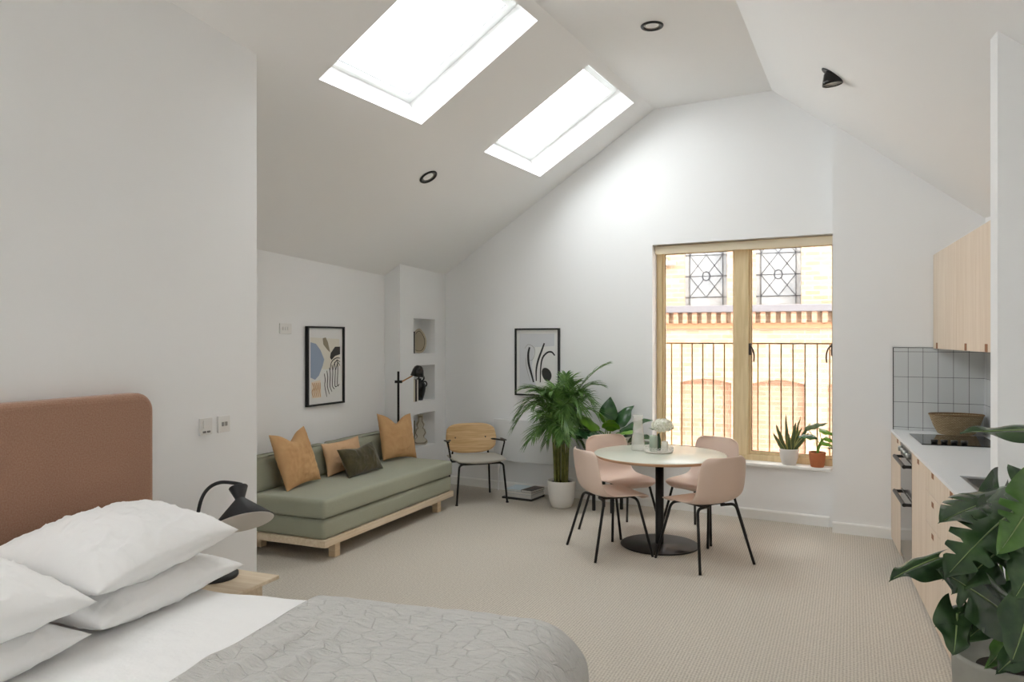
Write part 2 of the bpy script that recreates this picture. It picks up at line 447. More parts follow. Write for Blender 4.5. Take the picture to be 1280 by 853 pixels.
g = B(); tube(g, [(x0+.01, .075, 2.535), (x1-.02, .075, 2.535)], .026, 20); obj('blind_roll', g, M('cream_blind', (228, 218, 196), .8), bl, True)
obj('hem_bar', bx(x0+.012, x1-.02, .046, .054, 2.485, 2.56, .002), M('cream_blind_hem', (222, 210, 186), .8), bl)

# ------------------------------------------------------------------ railing outside
rl = thing('balcony_railing', 'bronze metal balcony railing with thin upright bars outside the big window', 'railing', WA, R(-30))
m_rail = M('bronze_rail', (196, 160, 110), .6)
obj('top_rail', bx(-1.9, .45, .335, .365, 1.600, 1.614, .003), m_rail, rl)
obj('bottom_rail', bx(-1.9, .45, .335, .365, .30, .318, .003), m_rail, rl)
for k in range(21):
    xx = -1.561-.107*3+.107*k
    obj('bar', bx(xx-.0055, xx+.0055, .344, .356, .31, 1.602), m_rail, rl)

# ------------------------------------------------------------------ brick building outside
EA = Vector((3.66, 12.0, 0)); ang_e = -R(19)
m_brick = brickmat('yellow_brick', (150, 124, 98), (170, 148, 124), (170, 156, 136), .225, .075, .008)
m_brickr = brickmat('red_brick', (152, 112, 88), (166, 128, 104), (166, 146, 124), .225, .075, .008)
ch = thing('brick_church', 'sunlit yellow brick building with leaded windows across the alley', 'building', EA, ang_e)
WC = [-1.69, -.589, .515, 1.62]
holes = []
def archshape(c, hw, z0, zs, rise, n=10):
    o = [(c-hw, z0), (c+hw, z0)]
    for i in range(n+1):
        t = i/n; x = c+hw-2*hw*t
        o.append((x, zs+rise*(1-((x-c)/hw)**2)))
    return o
for c in WC: holes.append(archshape(c, .335, 2.19, 4.4, .33, 12))
for c in WC: holes.append(archshape(c, .40, -2.4, .945, .065, 10))
obj('brick_wall', panel(rect(-7, 8, -3.5, 5.0), holes, (0, 0, 0), (1, 0, 0), (0, 0, 1), (0, .22, 0)), m_brick, ch)
obj('recessed_brickwork', bx(-7, 8, .07, .30, -3.5, 1.1), m_brickr, ch)
obj('stone_sill', bx(-7, 8, -.10, .02, 2.075, 2.185, .012), M('grey_stone', (112, 110, 112), .8, bump=(20, .3, .01)), ch)
g = B()
for k in range(100):
    xx = -6.9+.149*k
    box(g, xx, xx+.075, -.07, .01, 1.90, 2.075)
obj('dentil_course', g, m_brickr, ch)['kind'] = 'stuff'
obj('string_course', bx(-7, 8, -.035, .01, 1.815, 1.905, .004), M('orange_brick', (160, 116, 84), .9), ch)
g = B()
m_lead = M('lead_came', (52, 54, 58), .6)
for c in WC:
    o = obj('leaded_window', panel(archshape(c, .335, 2.19, 4.4, .33, 12), [], (0, .15, 0), (1, 0, 0), (0, 0, 1), (0, .02, 0)), M('obscured_glass', (160, 162, 160), .3, var=(3, (132, 136, 138))), ch)
    g = B()
    l, r_ = c-.26, c+.26
    for zz in [2.33+.34*k for k in range(7)]:
        box(g, c-.335, c+.335, .138, .15, zz-.005, zz+.005)
    for xx in (l, r_): box(g, xx-.005, xx+.005, .138, .15, 2.19, 4.5)
    for k in range(3):
        zc = 2.67+.68*k
        for sx in (-1, 1):
            for sz in (-1, 1):
                tube(g, [(c+sx*.045, .142, zc+sz*.06), (c+sx*.26, .142, zc+sz*.34)], .0045, 4)
                tube(g, [(c, .142, zc+sz*.34), (c+sx*.26, .142, zc)], .0045, 4)
        tube(g, [(c+.062*math.cos(t*math.pi/4), .142, zc+.075*math.sin(t*math.pi/4)) for t in range(9)], .008, 4)
    obj('lead_lattice', g, m_lead, o)
# small lamp on the wall over there
wl = thing('floodlight', 'small grey floodlight fixed to the brick building at upper left', 'light fixture', EA, ang_e)
p = -1.21
obj('bracket', bx(p-.03, p+.03, -.06, 0.0, 2.86, 2.95, .005), m_steel, wl)
obj('lamp_body', bx(p-.02, p+.16, -.16, -.05, 2.84, 2.91, .012), M('grey_housing', (150, 150, 150), .5), wl)
# alley ground
struct('alley_ground', bx(-6, 14, 9.4, 13, -3.7, -3.5), M('paving', (170, 165, 158), .9))

# ------------------------------------------------------------------ soft mesh makers
def pillow(w, h, t, pinch=.10, seed=0, wr=.006, chop=0, n=30, p=2.6, ear=0.0, expo=.5):
    bm = B(); rows = {}
    off = Vector((seed*7.3, seed*3.1, 0))
    for side in (1, -1):
        for i in range(n+1):
            for j in range(n+1):
                u = -1+2*i/n; v = -1+2*j/n
                u = math.sin(u*math.pi/2)*.45+u*.55; v = math.sin(v*math.pi/2)*.45+v*.55
                x = u*w/2*(1-pinch*(1-v*v)*u*u); y = v*h/2*(1-pinch*(1-u*u)*v*v)
                f = max(0, (1-abs(u)**p)*(1-abs(v)**p))**expo
                z = side*t/2*f
                q = Vector((x*9, y*9, side*2))+off
                z += side*wr*f*(noise.noise(q*.6)*1.5)
                rdg = 1-abs(noise.noise(Vector((x*7+y*5, y*16-x*3, seed*2.1+side))))*2.2
                z += side*wr*1.1*max(0, rdg-.6)*2.2*f
                rdg = 1-abs(noise.noise(Vector((x*15-y*4, y*6+x*3, seed*4.1+side))))*2.4
                z += side*wr*1.0*max(0, rdg-.6)*1.8*f
                if chop:
                    y -= chop*math.exp(-(u/.42)**2)*(max(0, v+.3)/1.3)**2.2
                    z *= 1-.35*math.exp(-(u/.3)**2)*max(0, v)**2
                bv = bm.verts.new((x, y, z)); rows[(side, i, j)] = bv
    for side in (1, -1):
        for i in range(n):
            for j in range(n):
                q = [rows[(side, i, j)], rows[(side, i+1, j)], rows[(side, i+1, j+1)], rows[(side, i, j+1)]]
                bm.faces.new(q if side > 0 else q[::-1])
    bmesh.ops.remove_doubles(bm, verts=bm.verts[:], dist=.0006)
    return bm

def drape(core, Rr, z, a0, a1, b0, b1, step=.03, wrf=None, th=0):
    """cloth over a slab: unrolled sheet a0..a1 x b0..b1 (bed x, y); core=(x0,x1,y0,y1) flat part; bends down round radius Rr"""
    bm = B(); na = max(2, int((a1-a0)/step)); nb_ = max(2, int((b1-b0)/step)); G = {}
    for i in range(na+1):
        for j in range(nb_+1):
            a = a0+(a1-a0)*i/na; b = b0+(b1-b0)*j/nb_
            qx = min(max(a, core[0]), core[1]); qy = min(max(b, core[2]), core[3])
            vx, vy = a-qx, b-qy; L = math.hypot(vx, vy)
            if L < 1e-9: P = Vector((a, b, z)); N = Vector((0, 0, 1))
            else:
                ux, uy = vx/L, vy/L; lim = math.pi/2*Rr
                if L < lim:
                    t = L/Rr; o_, d_ = Rr*math.sin(t), Rr*(1-math.cos(t)); N = Vector((ux*math.sin(t), uy*math.sin(t), math.cos(t)))
                else: o_, d_ = Rr, Rr+L-lim; N = Vector((ux, uy, 0))
                P = Vector((qx+ux*o_, qy+uy*o_, z-d_))
            if wrf: P += N*wrf(a, b, L)
            if P.z < .015: P.z = .015
            G[i, j] = bm.verts.new(P)
    for i in range(na):
        for j in range(nb_):
            bm.faces.new((G[i, j], G[i+1, j], G[i+1, j+1], G[i, j+1]))
    return bm

# ------------------------------------------------------------------ bed
BO = Vector((-1.757, 3.382, 0)); BR = R(-17)
BL, BWd = 2.11, 1.55
m_head = M('rust_velvet', (166, 131, 110), .9, bump=(220, .35, .004), var=(160, (150, 112, 90)), sheen=.35)
bed = thing('bed', 'double bed with tall rust-pink upholstered headboard against the partition', 'bed', BO, BR)
obj('bed_base', bx(.02, BL-.1, -BWd+.06, -.06, .06, .34, .02), M('grey_fabric_base', (150, 146, 140), .9), bed)
obj('mattress', bx(.02, BL-.11, -BWd+.07, -.07, .34, .590, .05, 4), m_linen, bed, True)
for lx in (.12, BL-.25):
    for ly in (-.16, -BWd+.16):
        obj('leg', bx(lx-.03, lx+.03, ly-.03, ly+.03, 0, .07, .004), m_black, bed)
# headboard lies parallel to the partition
hbm = B()
s0, s1 = .812, 2.55
out = rrect(-s1, -s0, .12, 1.405, .085, 8)
hb = panel(out, [], (0, 0, 0), (0, 1, 0), (0, 0, 1), (.10, 0, 0))
bmesh.ops.bevel(hb, geom=[e for e in hb.edges if len(e.link_faces) == 2 and e.calc_face_angle(0) > 1.0], offset=.028, segments=4, profile=.5, affect='EDGES')
hbo = obj('headboard', hb, m_head, bed)
wm = Matrix.Translation(HA) @ Matrix((-ho, hd, UP)).transposed().to_4x4()
# local x=-ho (into the room), y=hd
hbo.matrix_local = (Matrix.Translation(BO) @ Matrix.Rotation(BR, 4, 'Z')).inverted() @ wm @ Matrix.Translation((.004, 0, 0))

def wr1(a, b, L):
    q = Vector((a*3.0, b*3.0, 1.3))
    return .010*noise.noise(q)+.006*noise.noise(q*2.6)+(.016*noise.noise(Vector((a*9+b*2, b*1.5, 4))) if L > .1 else 0)
dv = obj('duvet', drape((.10, BL-.18, -BWd+.12, -.12), .12, .622, .10, BL+.32, -BWd-.25, .30, .03, wr1), m_linen, None, True)
dv.location = BO; dv.rotation_euler = (0, 0, BR)
tag(dv, 'smooth white duvet covering the bed between pillows and grey throw', 'duvet')

def quiltmat():
    m = bpy.data.materials.new('grey_quilt'); m.use_nodes = True; nt = m.node_tree; b = nt.nodes['Principled BSDF']
    b.inputs['Roughness'].default_value = .85; b.inputs['Base Color'].default_value = lin((198, 197, 194)); b.inputs['Sheen Weight'].default_value = .2
    tc = nt.nodes.new('ShaderNodeTexCoord')
    v = nt.nodes.new('ShaderNodeTexVoronoi'); v.feature = 'DISTANCE_TO_EDGE'; v.inputs['Scale'].default_value = 11; v.inputs['Randomness'].default_value = .75
    mp = nt.nodes.new('ShaderNodeMapping'); mp.inputs['Scale'].default_value = (1.0, 1.3, 1)
    n = nt.nodes.new('ShaderNodeTexNoise'); n.inputs['Scale'].default_value = 2; n.inputs['Detail'].default_value = 5; n.inputs['Distortion'].default_value = 1.6
    mp2 = nt.nodes.new('ShaderNodeMapping'); mp2.inputs['Scale'].default_value = (5, 24, 8)
    mp2.inputs['Rotation'].default_value = (0, 0, R(4))
    r = nt.nodes.new('ShaderNodeMath'); r.operation = 'MINIMUM'; r.inputs[1].default_value = .035
    s = nt.nodes.new('ShaderNodeMath'); s.operation = 'MULTIPLY'; s.inputs[1].default_value = 6
    a = nt.nodes.new('ShaderNodeMath'); a.operation = 'ADD'
    nt.links.new(tc.outputs['Object'], mp.inputs[0]); nt.links.new(mp.outputs[0], v.inputs['Vector']); nt.links.new(tc.outputs['Object'], mp2.inputs[0]); nt.links.new(mp2.outputs[0], n.inputs['Vector'])
    nt.links.new(v.outputs['Distance'], r.inputs[0]); nt.links.new(r.outputs[0], s.inputs[0]); nt.links.new(s.outputs[0], a.inputs[0]); nt.links.new(n.outputs['Fac'], a.inputs[1])
    bp = nt.nodes.new('ShaderNodeBump'); bp.inputs['Strength'].default_value = .85; bp.inputs['Distance'].default_value = .018
    nt.links.new(a.outputs[0], bp.inputs['Height']); nt.links.new(bp.outputs[0], b.inputs['Normal'])
    return m
def wr2(a, b, L):
    q = Vector((a*5.5, b*3.0, 7.3))
    r = .006*noise.noise(q)+.004*noise.noise(q*3.1)
    # a few long folds running along the inner edge
    for c, k, am in ((1.30, .12, .024), (1.37, .02, .018), (1.23, .2, .012)):
        r += am*math.exp(-((a-(c+k*b))/.024)**2)*max(0, min(1, (-.15-b)*2))
    if L > .06: r += min(1, (L-.06)*5)*(.016*noise.noise(Vector(((a if abs(b) > .0 else b)*2.0+b*13, a*4, 2)))+.010*noise.noise(Vector((b*26, a*6, 9))))
    return r
bk = drape((.30, BL-.18, -BWd+.17, -.15), .21, .640, 1.075, BL+.42, -BWd-.3, .36, .014, wr2)
bko = obj('throw_blanket', bk, quiltmat(), None, True)
md = bko.modifiers.new('thick', 'SOLIDIFY'); md.thickness = .014; md.offset = 1
bko.location = BO; bko.rotation_euler = (0, 0, BR)
tag(bko, 'grey quilted throw blanket draped over the foot of the bed', 'blanket')

def place_bedpillow(name, label, x, y, z, tx, ty, yaw, seed, t, grp='white bed pillows', w=.76, h=.52):
    o = obj(name, pillow(w, h, t, .06, seed, .012, n=56, p=2.2, expo=.5), m_linen, None, True)
    base = Matrix.Translation(BO) @ Matrix.Rotation(BR, 4, 'Z') @ Matrix.Translation((x, y, z)) @ Matrix.Rotation(R(ty), 4, 'Y') @ Matrix.Rotation(R(tx), 4, 'X') @ Matrix.Rotation(R(90+yaw), 4, 'Z')
    o.matrix_world = base
    tag(o, label, 'pillow', grp); return o
place_bedpillow('pillow', 'white pillow at the bottom of the pile nearest the bedside lamp', .37, -.33, .700, 0, 3, 0, 1, .165)
place_bedpillow('pillow', 'plump white pillow topping the pile nearest the bedside lamp', .37, -.36, .865, 2, 9, 2, 2, .21)
place_bedpillow('pillow', 'white pillow at the bottom of the pile at the left edge of the photo', .38, -1.13, .700, 0, 4, 2, 3, .165)
place_bedpillow('pillow', 'white pillow topping the pile at the left edge of the photo', .40, -1.13, .868, -3, 10, -3, 4, .21)

# ------------------------------------------------------------------ nightstand and lamp
nsr = math.atan2(-.3933, .9195)-0
NS = Vector((-1.405, 3.72, 0))
ns = thing('nightstand', 'pale oak bedside table standing against the end of the partition', 'nightstand', NS, R(-21.6))
obj('table_top', bx(-.21, .175, -.20, .19, .440, .46, .004), m_oakx, ns)
obj('drawer_box', bx(-.20, .12, -.19, .13, .30, .439, .004), m_oakx, ns)
obj('knob', lathe(B(), [(0, 0), (.012, 0), (.014, .012), (0, .016)], 16), m_black, ns).matrix_local = Matrix.Translation((.12, -.01, .37)) @ Matrix.Rotation(R(90), 4, 'Y')
for a in (-.18, .10):
    for b_ in (-.17, .11):
        obj('leg', bx(a-.015, a+.015, b_-.015, b_+.015, 0, .30, .003), m_oak, ns)
m_lampblk = M('matt_black', (32, 33, 36), .5)
LP = Vector((-1.50, 3.80, .46))
lm = thing('table_lamp', 'black bedside lamp with curved neck and wide cone shade', 'lamp', LP)
obj('lamp_base', lathe(B(), [(0, 0), (.122, 0), (.126, .006), (.126, .016), (.12, .022), (0, .022)], 48), m_lampblk, lm, True)
st = [(-.075, 0, .02), (-.075, 0, .20), (-.072, 0, .30), (-.052, 0, .39), (-.015, 0, .445), (.04, 0, .472), (.105, 0, .470), (.15, 0, .462)]
obj('neck', tb(catmull(st, 6), .009, 12), m_lampblk, lm, True)
hz = lathe(B(), [(0, .055), (.043, .055), (.046, .050), (.024, -.005), (.026, -.012), (.145, -.125), (.143, -.129), (.022, -.02), (0, -.015)], 48)
sh = obj('lamp_shade', hz, m_lampblk, lm, True)
sh.matrix_local = Matrix.Translation((.150, -.03, .405)) @ Matrix.Rotation(R(-19), 4, 'Y') @ Matrix.Rotation(R(-24), 4, 'X')
ins = obj('shade_lining', lathe(B(), [(.024, -.024), (.143, -.1305), (.1405, -.133), (.022, -.028)], 48), M('white_lining', (225, 222, 218), .6), sh, True)

# sockets on the partition
def plate(name, label, origin, nrm, xd, w, h, cols, z, group=None, kind='switch'):
    t = thing(name, label, kind, Vector((origin.x, origin.y, z)))
    t.matrix_world = Matrix.Translation(Vector((origin.x, origin.y, z))) @ Matrix((xd, nrm*-1, UP)).transposed().to_4x4()
    if group: t['group'] = group
    obj('face_plate', bx(-w/2, w/2, -.010, 0, -h/2, h/2, .003), M('socket_white', (226, 225, 223), .4), t)
    for c in cols: obj(c[0], bx(c[1]-c[3]/2, c[1]+c[3]/2, -.015, -.009, c[2]-c[4]/2, c[2]+c[4]/2, .0015), M('socket_part', c[5], .4), t)
    return t
q = HA-hd*.34
plate('wall_socket', 'white usb charging socket beside the headboard, left of the light switch', HA-hd*.395, -ho, hd, .088, .088, [('rocker', -.015, .012, .014, .04, (225, 224, 222)), ('usb_port', .015, -.028, .02, .01, (120, 118, 116)), ('usb_port', -.015, -.028, .02, .01, (120, 118, 116))], 1.197, kind='socket')
plate('light_switch', 'white double light switch on the partition, nearest its free edge', HA-hd*.265, -ho, hd, .088, .088, [('rocker', -.012, 0, .014, .022, (160, 158, 155)), ('rocker', .012, 0, .014, .022, (160, 158, 155))], 1.197)
plate('light_switch', 'white switch plate on the wall above the sofa, left of the picture', Vector((-1.84, 6.75, 0))-ld*.26, -lo, ld, .15, .088, [('rocker', -.03, .0, .02, .03, (225, 224, 222)), ('rocker', .0, .0, .02, .03, (225, 224, 222)), ('rocker', .03, .0, .02, .03, (225, 224, 222))], 1.74)

# ------------------------------------------------------------------ sofa (x along, y towards the wall)
SO = Vector((-1.373, 5.573, 0)); SR = R(66.76)
SX = Vector((math.cos(SR), math.sin(SR), 0)); SY = Vector((-math.sin(SR), math.cos(SR), 0))
sofa = thing('daybed_sofa', 'sage green daybed sofa on a low pale wood frame', 'sofa', SO, SR)
g = B(); box(g, 0, 2.03, 0, .03, .112, .165, .003); box(g, 0, 2.03, .80, .83, .112, .165, .003); box(g, 0.0, .03, .03, .80, .112, .165, .003); box(g, 2.0, 2.03, .03, .80, .112, .165, .003)
for k in range(9): box(g, .12+.215*k, .19+.215*k, .03, .80, .14, .155)
obj('wood_frame', g, m_oakx, sofa)
for lx in (.20, 1.80):
    g = B(); box(g, lx-.03, lx+.03, .10, .76, .06, .112, .003)
    obj('cross_beam', g, m_oakx, sofa)
    for ly in (.032, .74): obj('leg', bx(lx-.033, lx+.033, ly, ly+.06, 0, .112, .003), m_oak, sofa)
def cush(x0, x1, y0, y1, z0, z1, bev, seed, am=.004):
    g = B(); nx = max(2, int((x1-x0)/.06)); 
    box(g, x0, x1, y0, y1, z0, z1)
    bmesh.ops.subdivide_edges(g, edges=[e for e in g.edges if abs((e.verts[0].co-e.verts[1].co).x) > .01], cuts=nx)
    bmesh.ops.subdivide_edges(g, edges=[e for e in g.edges if abs((e.verts[0].co-e.verts[1].co).y) > .1], cuts=6)
    es = [e for e in g.edges if len(e.link_faces) == 2 and e.calc_face_angle(0) > 1.2]
    bmesh.ops.bevel(g, geom=es, offset=bev, segments=5, profile=.55, affect='EDGES')
    for v in g.verts:
        n_ = noise.noise(v.co*3.5+Vector((seed, 0, 0))); v.co += Vector((0, -am*n_, am*n_))
    return g
obj('lower_mattress', cush(.012, 2.02, .012, .80, .165, .312, .035, 1), m_sage, sofa, True)
obj('seat_mattress', cush(.0, 2.03, .004, .82, .318, .462, .035, 2), m_sage, sofa, True)
for a, b_, sd in ((.01, 1.075, 3), (1.09, 2.02, 4)):
    g = cush(a, b_, .655, .835, .455, .715, .055, sd, .006)
    for v in g.verts: v.co.y += (v.co.z-.455)*.14
    obj('back_cushion', g, m_sage, sofa, True)

def sofapillow(name, label, mat, w, h, t, x, y, lean, yaw, seed, chop=0, roll=0, pinch=.10, bot=.465):
    o = obj(name, pillow(w, h, t, pinch, seed, .009, chop, n=44, p=2.2), mat, None, True)
    M4 = Matrix.Translation(SO) @ Matrix.Rotation(SR, 4, 'Z') @ Matrix.Translation((x, y, bot)) @ Matrix.Rotation(R(yaw), 4, 'Z') @ Matrix.Rotation(R(90-lean), 4, 'X') @ Matrix.Rotation(R(roll), 4, 'Z') @ Matrix.Translation((0, h/2, 0))
    o.matrix_world = M4
    tag(o, label, 'cushion', 'sofa cushions'); return o
sofapillow('throw_pillow', 'square amber cushion at the near end of the sofa by the partition', m_amber, .47, .47, .15, .40, .50, 19, 3, 11, .075, 3)
sofapillow('throw_pillow', 'square amber cushion at the far end of the sofa in front of the floor lamp', m_amber, .47, .46, .15, 1.86, .50, 15, -12, 12, .085, -4)
sofapillow('throw_pillow', 'peach oblong cushion mostly hidden behind the olive cushion', m_peach, .56, .29, .11, 1.08, .575, 14, 0, 13, .0, 1)
sofapillow('throw_pillow', 'dark olive velvet oblong cushion in front of the others on the sofa', m_olive, .50, .27, .12, 1.07, .36, 27, -4, 14, .02, 2)

# ------------------------------------------------------------------ floor lamp behind the sofa end
FL = Vector((-1.157, 7.735, 0))
fl = thing('floor_lamp', 'slim black floor lamp with adjustable arm behind the sofa end', 'lamp', FL)
obj('lamp_base', lathe(B(), [(0, 0), (.05, 0), (.052, .01), (.05, .02), (0, .02)], 32), m_black, fl, True)
obj('pole', tb([(0, 0, .015), (0, 0, 1.32)], .0115, 12), m_black, fl)
g = tb([(-.035, .0, 1.215), (.04, 0, 1.215)], .014, 12); obj('clamp', g, m_black, fl)
obj('arm', tb([(.03, 0, 1.213), (.145, -.01, 1.275)], .0065, 10), m_brass, fl)
sh = obj('lamp_shade', lathe(B(), [(0, .075), (.022, .074), (.042, .058), (.055, .03), (.070, -.035), (.066, -.037), (.05, .025), (0, .06)], 40), m_blackgl, fl, True)
sh.matrix_local = Matrix.Translation((.200, -.02, 1.308)) @ Matrix.Rotation(R(10), 4, 'Y')
obj('bulb_diffuser', lathe(B(), [(0, -.030), (.058, -.030), (.058, -.026), (0, -.026)], 32), M('lamp_diffuser', (225, 224, 215), .6), sh)

# ------------------------------------------------------------------ pictures
m_frame = M('black_frame', (20, 20, 20), .4)
m_paper = M('art_paper', (226, 226, 224), .7)
def flat(parent, name, pts, col, depth, off=.0):
    """flat printed shape in frame coordinates (x right, z up), facing -y"""
    b = panel(pts, [], (0, -depth, 0), (1, 0, 0), (0, 0, 1), (0, .0012, 0))
    return obj(name, b, M('ink', col, .8), parent)
def stroke(parent, pts, wid, col, depth):
    P = catmull([(p[0], 0, p[1]) for p in pts], 8); b = B(); L = []; Rr = []
    n = len(P)
    for i, p in enumerate(P):
        T = (P[min(i+1, n-1)]-P[max(i-1, 0)]).normalized(); N = Vector((-T.z, 0, T.x))
        w_ = wid*(.55+.45*math.sin(math.pi*min(1, .15+i/(n-1)*.8)))
        L.append(b.verts.new(Vector((p.x, -depth, p.z))+N*w_/2)); Rr.append(b.verts.new(Vector((p.x, -depth, p.z))-N*w_/2))
    for i in range(n-1): b.faces.new((L[i], L[i+1], Rr[i+1], Rr[i]))
    return b
def blob(cx, cz, rx, rz, n=24, k=0, ph=0, rot=0):
    o = []
    for i in range(n):
        t = 2*math.pi*i/n; r = 1+k*math.sin(2*t+ph)+k*.6*math.sin(3*t+ph*2)
        x, z = rx*r*math.cos(t), rz*r*math.sin(t); c, s = math.cos(rot), math.sin(rot)
        o.append((cx+x*c-z*s, cz+x*s+z*c))
    return o
def picture(label, loc, ang, w, h):
    t = thing('framed_picture', label, 'picture', loc, ang, 'black framed abstract prints')
    obj('picture_frame', panel(rect(-w/2, w/2, 0, h), [rect(-w/2+.016, w/2-.016, .016, h-.016)], (0, -.034, 0), (1, 0, 0), (0, 0, 1), (0, .033, 0)), m_frame, t)
    pr = obj('print', bx(-w/2+.014, w/2-.014, -.016, -.004, .014, h-.014), m_paper, t)
    return t, pr
ink = M('black_ink', (44, 44, 46), .8)
# picture over the sofa
pl = Vector((-1.84, 6.75, 1.645-.72+.045))
pc, pr = picture('black framed print with blue shape and wavy lines above the sofa', Vector((-1.84, 6.75, 1.0)), 0, .54, .72)
pc.matrix_world = Matrix.Translation(Vector((-1.84, 6.75, 0))+ld*.27-lo*.002+UP*1.045) @ Matrix((ld, lo, UP)).transposed().to_4x4()
def fr(x, z): return (-.27+.54*x, .72*(1-z))
flat(pr, 'beige_field', [fr(.10, .14), fr(.88, .16), fr(.88, .52), fr(.5, .55), fr(.12, .5)], (222, 218, 206), .0168)
flat(pr, 'blue_shape', [fr(.10, .20), fr(.24, .22), fr(.36, .30), fr(.46, .42), fr(.42, .50), fr(.32, .62), fr(.22, .67), fr(.10, .64)], (150, 164, 186), .0175)
flat(pr, 'taupe_leaf', [fr(.42, .15), fr(.50, .14), fr(.56, .20), fr(.62, .33), fr(.55, .30), fr(.44, .23)], (150, 142, 122), .0178)
flat(pr, 'black_shape', [fr(.62, .40), fr(.64, .34), fr(.76, .26), fr(.90, .26), fr(.90, .36), fr(.76, .38), fr(.66, .43)], (58, 56, 54), .0178)
flat(pr, 'coral_base', [fr(.12, .70), fr(.36, .68), fr(.38, .90), fr(.14, .90)], (232, 216, 196), .0170)
g = B()
for k in range(6):
    x = .46+.07*k
    s_ = stroke(pr, [fr(x, .60-.035*k), fr(x+.025, .68-.03*k), fr(x+.015, .76), fr(x+.07, .90-.03*k)], .011, None, .0176)
    g.from_mesh(bpy.data.meshes.new('t')) if False else None
    me = bpy.data.meshes.new('t'); s_.to_mesh(me); s_.free(); g.from_mesh(me)
for k in range(3):
    s_ = stroke(pr, [fr(.62+.08*k, .56), fr(.66+.07*k, .46+.03*k), fr(.78+.03*k, .41+.03*k), fr(.90, .41+.05*k)], .010, None, .0176)
    me = bpy.data.meshes.new('t'); s_.to_mesh(me); s_.free(); g.from_mesh(me)
obj('wavy_lines', g, ink, pr)
g = B()
for k in range(5):
    s_ = stroke(pr, [fr(.15+.05*k, .71), fr(.19+.04*k, .77), fr(.14+.05*k, .82), fr(.18+.045*k, .89)], .014, None, .0176)
    me = bpy.data.meshes.new('t'); s_.to_mesh(me); s_.free(); g.from_mesh(me)
obj('coral_strokes', g, M('coral_ink', (196, 158, 120), .8), pr)
# picture on the far wall
pc2, pr2 = picture('black framed print with black brush strokes behind the palm', Vector((0, 0, 0)), 0, .534, .72)
pc2.matrix_world = Matrix.Translation(WA+wx*(-2.915)-wy*.002+UP*1.044) @ Matrix((wx, wy, UP)).transposed().to_4x4()
flat(pr2, 'grey_wash', [fr(.10, .08), fr(.88, .08), fr(.88, .26), fr(.45, .28), fr(.38, .55), fr(.48, .88), fr(.10, .90)], (206, 208, 212), .0168)
flat(pr2, 'black_pod', blob(-.27+.54*.71, .72*.32, .052, .078, 24, .05, 1, .5), (54, 54, 54), .0178)
g = B()
for ps, wd in (([(.33, .28), (.30, .38), (.31, .52), (.36, .65), (.42, .80)], .026), ([(.66, .22), (.60, .33), (.52, .48), (.48, .62), (.48, .78)], .022),
               ([(.89, .40), (.82, .35), (.72, .36), (.62, .44), (.58, .58), (.57, .80)], .019)):
    s_ = stroke(pr2, [fr(a, b_) for a, b_ in ps], wd, None, .0176); me = bpy.data.meshes.new('t'); s_.to_mesh(me); s_.free(); g.from_mesh(me)
obj('brush_strokes', g, ink, pr2)
g = B()
for ps in ([(.22, .30), (.30, .24), (.42, .28), (.45, .36), (.40, .46), (.32, .48)], [(.24, .44), (.26, .58), (.34, .78)]):
    s_ = stroke(pr2, [fr(a, b_) for a, b_ in ps], .005, None, .0174); me = bpy.data.meshes.new('t'); s_.to_mesh(me); s_.free(); g.from_mesh(me)
obj('thin_lines', g, M('grey_ink', (150, 150, 146), .8), pr2)

# ------------------------------------------------------------------ niche contents (frame: x along face, y into wall)
nm = Matrix.Translation(C1) @ Matrix((cd, co, UP)).transposed().to_4x4()
def inniche(o, x, y, z, rz=0):
    o.matrix_world = nm @ Matrix.Translation((x, y, z)) @ Matrix.Rotation(R(rz), 4, 'Z'); return o
def book(name, label, w, h, d, col, pcol=(226, 220, 206), group=None, cat='book'):
    t = thing(name, label, cat, group=group)
    m = M('book_cover', col, .6)
    obj('cover', panel([(-w/2, 0), (w/2, 0), (w/2, d), (w/2-.003, d), (w/2-.003, .003), (-w/2+.003, .003), (-w/2+.003, d), (-w/2, d)], [], (0, 0, 0), (1, 0, 0), (0, 1, 0), (0, 0, h)), m, t)
    obj('pages', bx(-w/2+.003, w/2-.003, .004, d-.004, .003, h-.003), M('book_pages', pcol, .9), t)
    return t
inniche(book('book', 'black-spined book upright in the top niche', .045, .235, .17, (24, 22, 22)), .315, .035, NZ[0][0], -30)
inniche(book('book', 'cream-spined book upright beside the black one in the top niche', .018, .225, .16, (206, 200, 188)), .362, .045, NZ[0][0], -30)
# arched ornament
t = thing('arched_plaque', 'stone-coloured arched ornament leaning in the top niche', 'ornament')
def egg(w_, h_, n=28):
    o = []
    for i in range(n):
        a = 2*math.pi*i/n; x = math.sin(a)*w_/2; z = -math.cos(a)
        zz = (z+1)/2*h_
        x *= 1-.35*max(0, z)**1.5
        o.append((math.copysign(abs(x/(w_/2))**.75, x)*w_/2 if z < .2 else x, zz))
    return o
obj('plaque_body', panel(egg(.17, .27), [], (0, 0, 0), (1, 0, 0), (0, 0, 1), (0, .02, 0)), M('pale_stone', (196, 186, 166), .8, var=(30, (176, 166, 146))), t)
eo = [(x, z+.02) for x, z in egg(.135, .225)]; ei = [(x, z+.026) for x, z in egg(.122, .213)]
obj('inlay_line', panel(eo, [ei], (0, -.002, 0), (1, 0, 0), (0, 0, 1), (0, .003, 0)), M('dark_inlay', (70, 62, 54), .7), t)
obj('face_panel', panel(ei, [], (0, -.0012, 0), (1, 0, 0), (0, 0, 1), (0, .002, 0)), M('taupe_face', (168, 158, 138), .8), t)
inniche(t, .515, .085, NZ[0][0], -50)
g1 = 'books in the middle niche'
inniche(book('book', 'cream book upright at the left of the middle niche', .05, .24, .17, (214, 206, 190)), .305, .02, NZ[1][0])
